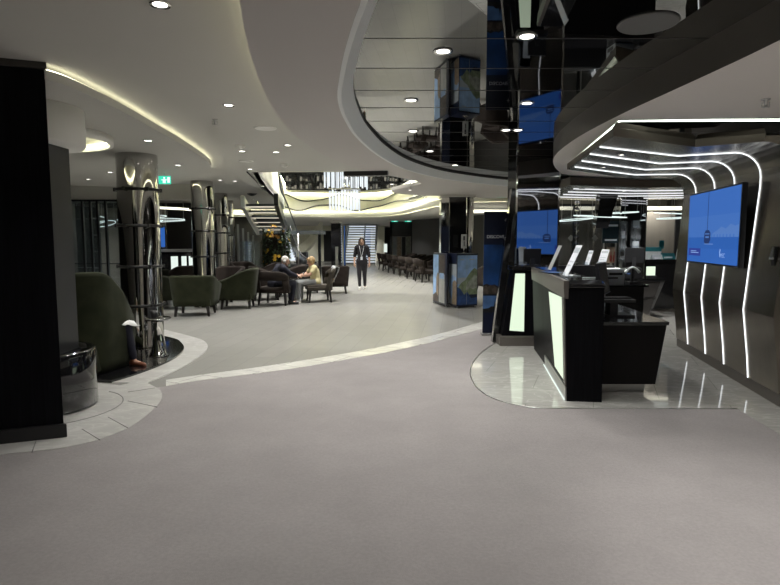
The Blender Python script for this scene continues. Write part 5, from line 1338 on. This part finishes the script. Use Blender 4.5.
# lit bar
br_ = thing('lit_bar', 'dark bar counter with white lit front panels behind the chrome columns', 'bar', (0, 0, 0))
MB().prism([(-6.25, 15.6), (-4.9, 16.6), (-5.1, 17.2), (-6.55, 16.2)], 0, 1.22).build('bar_body', M['blackgloss'], br_)
MB().prism([(-6.33, 15.5), (-4.85, 16.6), (-5.05, 17.3), (-6.63, 16.25)], 1.22, 1.29).build('bar_top', M['steel'], br_)
a = Vector((-6.25, 15.6)); b_ = Vector((-4.9, 16.6)); n_ = Vector(((b_-a).y, -(b_-a).x)).normalized()
for f0, f1 in ((.15, .26), (.32, .40), (.44, .50), (.58, .66), (.74, .82)):
    p0, p1 = a.lerp(b_, f0), a.lerp(b_, f1)
    MB().prism([tuple(p0+n_*.015), tuple(p1+n_*.015), tuple(p1), tuple(p0)], .12, 1.10).build('light_panel', M['panelw'], br_)
# exit signs
def exit_sign(px, Y, z_, label, w=.30, rz=0):
    p = D(px[0], px[1], Y)
    t = thing('exit_sign', label, 'exit sign', (p.x, Y, p.z), rz)
    MB().box(-w/2, w/2, -.012, .012, -.07, .07).build('sign_panel', M['exit'], t)
    m = MB(); m.box(-.025, .025, -.015, -.012, -.055, .01).ball((0, -.014, .035), .018, 5, 0, 1, .15, 1).box(-.05, .05, -.015, -.012, -.005, .008).box(.055, .10, -.015, -.012, -.05, .05)
    m.build('running_figure', M['exitw'], t)
    MB().tube([(0, 0, .07), (0, 0, z_-p.z)], .008, 6).build('rod', M['steel'], t)
    return t
exit_sign((164.5, 180), 10.2, ZO, 'green exit sign hanging from the oval ceiling left of the second chrome column', .22)
exit_sign((501, 194.5), 15.0, ZP, 'green exit sign hanging beside the black mirrored column', .22)
exit_sign((394.6, 220.5), 31.0, 2.6, 'left green exit sign above the dark lift portal', .34)
exit_sign((408, 220.5), 31.0, 2.6, 'right green exit sign above the dark lift portal', .34)
# ------------------------------------------------------------------ lift portal, far side
lp_ = thing('lift_portal', 'dark portal with lit glass doors beyond the row of chairs', 'portal', (0, 0, 0), kind='structure')
MB().box(.02, 1.30, 31.2, 31.6, 1.75, 2.56).build('portal_head', M['black'], lp_)
MB().box(.0, .12, 31.2, 31.6, 0, 2.56).build('portal_jamb', M['black'], lp_)
MB().box(1.15, 1.35, 31.2, 31.6, 0, 2.56).build('portal_jamb', M['black'], lp_)
MB().box(.12, 1.15, 31.75, 31.8, 0, 1.8).build('lit_back', M['p_white'], lp_)
for k, (x0, x1, mm) in enumerate(((.16, .34, 'p_cloud'), (.40, .62, 'p_sand'), (.66, .86, 'greyframe'), (.9, 1.1, 'p_hill2'))):
    MB().box(x0, x1, 31.65, 31.7, .05, 1.72).build('glass_door', M[mm], lp_)
fb = thing('fire_box', 'small red box on the dark wall behind the row of chairs', 'box', (2.55, 26.35, 1.55), -.97)
MB().box(-.09, .09, -.03, .03, -.10, .10).build('box_body', M['redbottle'], fb)
MB().box(-.06, .06, -.034, -.03, -.03, .03).build('label_plate', M['p_white'], fb)
# lit column below the chandelier
fc = thing('atrium_column', 'dark mirrored column standing under the chandelier behind the walking woman', 'column', (-2.80, 30.0, 0), 0, None, 'thing')
MB().box(-.26, .26, -.22, .22, 0, 2.58).build('column_shaft', M['blackgloss'], fc)
MB().box(-.05, .10, -.235, -.22, .1, 1.2).build('metal_inlay', M['steel'], fc)
MB().box(-.30, .30, -.26, .26, 2.40, 2.58).build('column_head', M['chrome'], fc)
# blue lit panels
for i, (x, y, w_, lab) in enumerate([(-2.62, 33, .12, 'blue lit upright panel close beside the atrium column'), (-1.6, 40, .5, 'blue lit upright panel deep between the two stairs'), (-3.4, 36, .3, 'blue lit upright panel right of the curved glass stairs')]):
    t = thing('blue_light_panel', lab, 'light panel', (x, y, 0))
    MB().box(-w_/2, w_/2, 0, .08, .05, 2.4).build('panel_frame', M['black'], t)
    MB().box(-w_/2+.03, w_/2-.03, -.01, 0, .1, 2.35).build('lit_face', M['bluepanel'], t)
for i, (x, y, w_, h_, lab) in enumerate([(-4.3, 41, .9, 2.2, 'dark doorway panel behind the atrium column')]):
    o = MB().box(x-w_/2, x+w_/2, y, y+.15, 0, h_).build('dark_doorway', M['black']); tag(o, lab, 'doorway', None, 'structure')
structure(MB().box(-9.5, -.4, 42, 42.2, 0, 2.58).build('wall_cream', M['parapet']), 'cream wall far behind the stairs')
# straight stairs on the right
ss = thing('straight_stairs', 'white lit straight stairs rising behind the walking woman', 'stairs', (.0, 0, 0))
n = 17; x0, x1 = -1.95, .35; Yb = 34.5
x0 = D(346, 240, 36).x; x1 = D(376, 240, 36).x
for k in range(n):
    z = .16*(k+1); y = Yb+.27*k
    MB().box(x0, x1, y, y+.31, z-.045, z).build('tread', M['stonedark'], ss)
    MB().box(x0+.03, x1-.03, y+.27, y+.29, z+.03, z+.10).build('lit_riser', M['riser'], ss)
for x in (x0-.05, x1): MB().hexa([(x, Yb-.1, 0), (x+.05, Yb-.1, 0), (x+.05, Yb+.27*n, .16*n-.2), (x, Yb+.27*n, .16*n-.2)], [(x, Yb-.1, .22), (x+.05, Yb-.1, .22), (x+.05, Yb+.27*n, .16*n+.1), (x, Yb+.27*n, .16*n+.1)]).build('stringer', M['white'], ss)
for x in (x0, x0+(x1-x0)*.62, x1):
    MB().tube([(x, Yb, .95), (x, Yb+.27*n, .95+.16*n)], .035, 6).build('handrail', M['chrome'], ss)
    MB().hexa([(x-.008, Yb, .1), (x+.008, Yb, .1), (x+.008, Yb+.27*n, .1+.16*n), (x-.008, Yb+.27*n, .1+.16*n)], [(x-.008, Yb, .9), (x+.008, Yb, .9), (x+.008, Yb+.27*n, .9+.16*n), (x-.008, Yb+.27*n, .9+.16*n)]).build('glass_side', M['glass'], ss)
# left stairs: open upper flight coming down towards the back, and the lower flight with glass sides
us = thing('open_stairs', 'open stairs with glowing tread undersides rising to the deck above, behind the flower tower', 'stairs', (0, 0, 0))
n = 6
tops = [D(242.5, 202, 13.5), D(276, 200, 13.5)]; bots = [D(258, 230.5, 20.0), D(286, 229.5, 20.0)]
for k in range(n):
    f = (k+.5)/n; a = tops[0].lerp(bots[0], f); b_ = tops[1].lerp(bots[1], f)
    MB().box(a.x, b_.x, a.y-.14, a.y+.16, a.z-.03, a.z+.03).build('tread', M['stonedark'], us)
    MB().box(a.x+.02, b_.x-.02, a.y-.10, a.y+.12, a.z-.042, a.z-.03).build('glow_underside', M['shop'], us)  # glow put into the undersides, standing for light between the treads
for p, q, mm in ((tops[0], bots[0], 'steel'), (tops[1], bots[1], 'greyframe')):
    d = .05
    MB().hexa([(q.x-d, q.y, q.z-.16), (q.x+d, q.y, q.z-.16), (p.x+d, p.y, p.z-.13), (p.x-d, p.y, p.z-.13)][::1], [(q.x-d, q.y, q.z+.16), (q.x+d, q.y, q.z+.16), (p.x+d, p.y, p.z+.15), (p.x-d, p.y, p.z+.15)]).build('stringer', M[mm], us)
for p, q in ((tops[0], bots[0]), (tops[1], bots[1])):
    MB().tube([p+Vector((0, 0, .95)), q+Vector((0, 0, .95))], .03, 6).build('handrail', M['chrome'], us)
ld = MB().box(bots[0].x-.2, bots[1].x+1.2, 20.0, 21.6, bots[0].z-.12, bots[0].z); ld.build('landing', M['stonedark'], us)
for x_ in (bots[0].x-.1, bots[1].x+1.0): MB().box(x_-.05, x_+.05, 21.3, 21.4, 0, bots[0].z-.12).build('support_post', M['greyframe'], us)
# lower flight
lw = thing('glass_stairs', 'lower stairs with pale treads and curved dark glass sides behind the seated couple', 'stairs', (0, 0, 0))
n = 10
tp0, tp1 = D(277, 237, 22.5), D(288, 237, 22.5); bt0, bt1 = D(277, 262, 19.3), D(297, 262, 19.3)
for k in range(n):
    f = (k+.5)/n; a = tp0.lerp(bt0, f); b_ = tp1.lerp(bt1, f)
    MB().box(a.x, b_.x, a.y-.17, a.y+.17, a.z-.05, a.z).build('tread', M['tread'], lw)
    MB().box(a.x+.03, b_.x-.03, a.y+.1, a.y+.12, a.z, a.z+.09).build('lit_riser', M['riser'], lw)
for x0_, x1_, z0_, z1_ in ((tp0, bt0, 0, 0), (tp1, bt1, 0, 0)):
    MB().hexa([(x1_.x-.03, x1_.y, max(.0, x1_.z-.25)), (x1_.x+.03, x1_.y, max(.0, x1_.z-.25)), (x0_.x+.03, x0_.y, x0_.z-.25), (x0_.x-.03, x0_.y, x0_.z-.25)], [(x1_.x-.03, x1_.y, x1_.z+.05), (x1_.x+.03, x1_.y, x1_.z+.05), (x0_.x+.03, x0_.y, x0_.z+.05), (x0_.x-.03, x0_.y, x0_.z+.05)]).build('stringer', M['black'], lw)
sup = MB().box(bt0.x-.02, bt1.x+.02, bt0.y-.4, bt0.y+.1, 0, max(.3, bt0.z-.05)); sup.build('base_block', M['darkgrey'], lw)
gp = [D(290, 226, 20.5), D(294, 240, 20), D(301, 254, 19.2), D(309, 260, 18.6), D(316, 262.5, 18.3)]
gpp = smooth_path([tuple(p) for p in gp], 5)
m = MB(); m.loft([[(p[0], p[1], max(.02, p[2]-.55)), (p[0], p[1], p[2])] for p in gpp], False, False, 0, True); m.build('curved_glass_side', M['smoked'], lw)
MB().tube(gpp, .03, 6).build('handrail', M['black'], lw)
# long handrail from the deck above
hr = thing('stair_handrail', 'long thin dark handrail sloping down from the atrium edge over the stairs', 'handrail', (0, 0, 0))
hp_ = smooth_path([tuple(D(279, 174, 15.0)), tuple(D(281, 190, 15.6)), tuple(D(286, 201, 16.4)), tuple(D(293, 219, 17.8)), tuple(D(298, 233, 18.8))], 5)
MB().tube(hp_, .022, 6).build('rail', M['black'], hr)
m = MB(); m.loft([[(p[0], p[1], p[2]-.62), (p[0], p[1], p[2]-.03)] for p in hp_], False, False, 0, True); m.build('glass_side', M['glass'], hr)
MB().tube([hp_[-1], (hp_[-1][0], hp_[-1][1], 0)], .025, 6).build('post', M['steel'], hr)
# curved escalator-like cream stair in the far distance
cs = thing('curved_ramp', 'cream curved stair flank rising far behind the glass stairs', 'stairs', (0, 0, 0))
m = MB()
cp_ = smooth_path([tuple(D(296, 247, 30)), tuple(D(306, 240, 30.5)), tuple(D(314, 231, 31)), tuple(D(320, 221.5, 31.5))], 6)
m.loft([[(p[0], p[1], max(0, p[2]-.55)), (p[0], p[1], p[2]), (p[0], p[1]+1.2, p[2]), (p[0], p[1]+1.2, max(0, p[2]-.55))] for p in cp_], True, True, 0, False)
m.build('stair_flank', M['parapet'], cs)
MB().box(cp_[0][0]-.1, cp_[0][0]+.5, 30.1, 31.0, 0, .9).build('base_block', M['darkgrey'], cs)
# glass panels left of the flower tower (blue lit corridor)
gc_ = thing('corridor_glass', 'row of clear glass panels with steel edges left of the flower tower', 'partition', (0, 0, 0))
for k, px in enumerate((238, 243, 248, 253)):
    Y = 20+k*1.2; p = D(px, 240, Y)
    MB().box(p.x-.03, p.x+.03, Y, Y+.06, 0, 2.1-.12*k).build('steel_edge', M['steel'], gc_)
    MB().box(p.x-.012, p.x+.012, Y+.06, Y+1.1, .1, 1.5).build('glass_panel', M['glass'], gc_)
# chandelier
ch = thing('chandelier', 'two tier chandelier of lit glass rods hanging in the atrium', 'chandelier', (-1.27, 17.0, 0))
for tier, (z0, z1, xa, xb) in enumerate(((2.42, 2.98, -.48, .32), (3.06, 3.62, -.62, .55))):
    for r_ in range(2):
        for k in range(10):
            x = xa+(xb-xa)*k/9+(.03 if r_ else 0); y = (-.25, .25)[r_]; dz = .03*math.sin(k*1.7+r_)
            MB().lathe([(.0001, z0+dz), (.024, z0+dz+.01), (.024, z1+dz-.01), (.0001, z1+dz)], (x, y, 0), 8).build('glass_rod', M['rod'], ch)
    w = MB().box(xa-.05, xb+.08, -.30, .30, z1+.03, z1+.06); w.build('rod_plate', M['chrome'], ch)
m = MB()
for sx in (-.3, .2):
    for sy in (-.2, .2): m.tube([(sx, sy, 3.0), (sx, sy, 5.49)], .008, 5)
m.build('hanging_wires', M['steel'], ch)
cm = MB().lathe([(.0001, 2.98), (.10, 3.0), (.16, 3.06), (.08, 3.2), (.14, 3.4), (.0001, 3.5)], (-.02, 0, 0), 16); cm.build('crystal_core', M['chrome'], ch)
# floor information stand near the stairs
fs = thing('menu_light_stand', 'small bright white upright sign near the dark lift portal', 'sign', (-.24, 30.5, 0))
MB().box(-.09, .09, -.02, .02, .9, 1.35).build('lit_face', M['panelw'], fs)
MB().box(-.02, .02, -.02, .02, .02, .9).box(-.12, .12, -.12, .12, 0, .02).build('stand', M['black'], fs)
# ------------------------------------------------------------------ hide nothing; finish
bpy.context.view_layer.update()
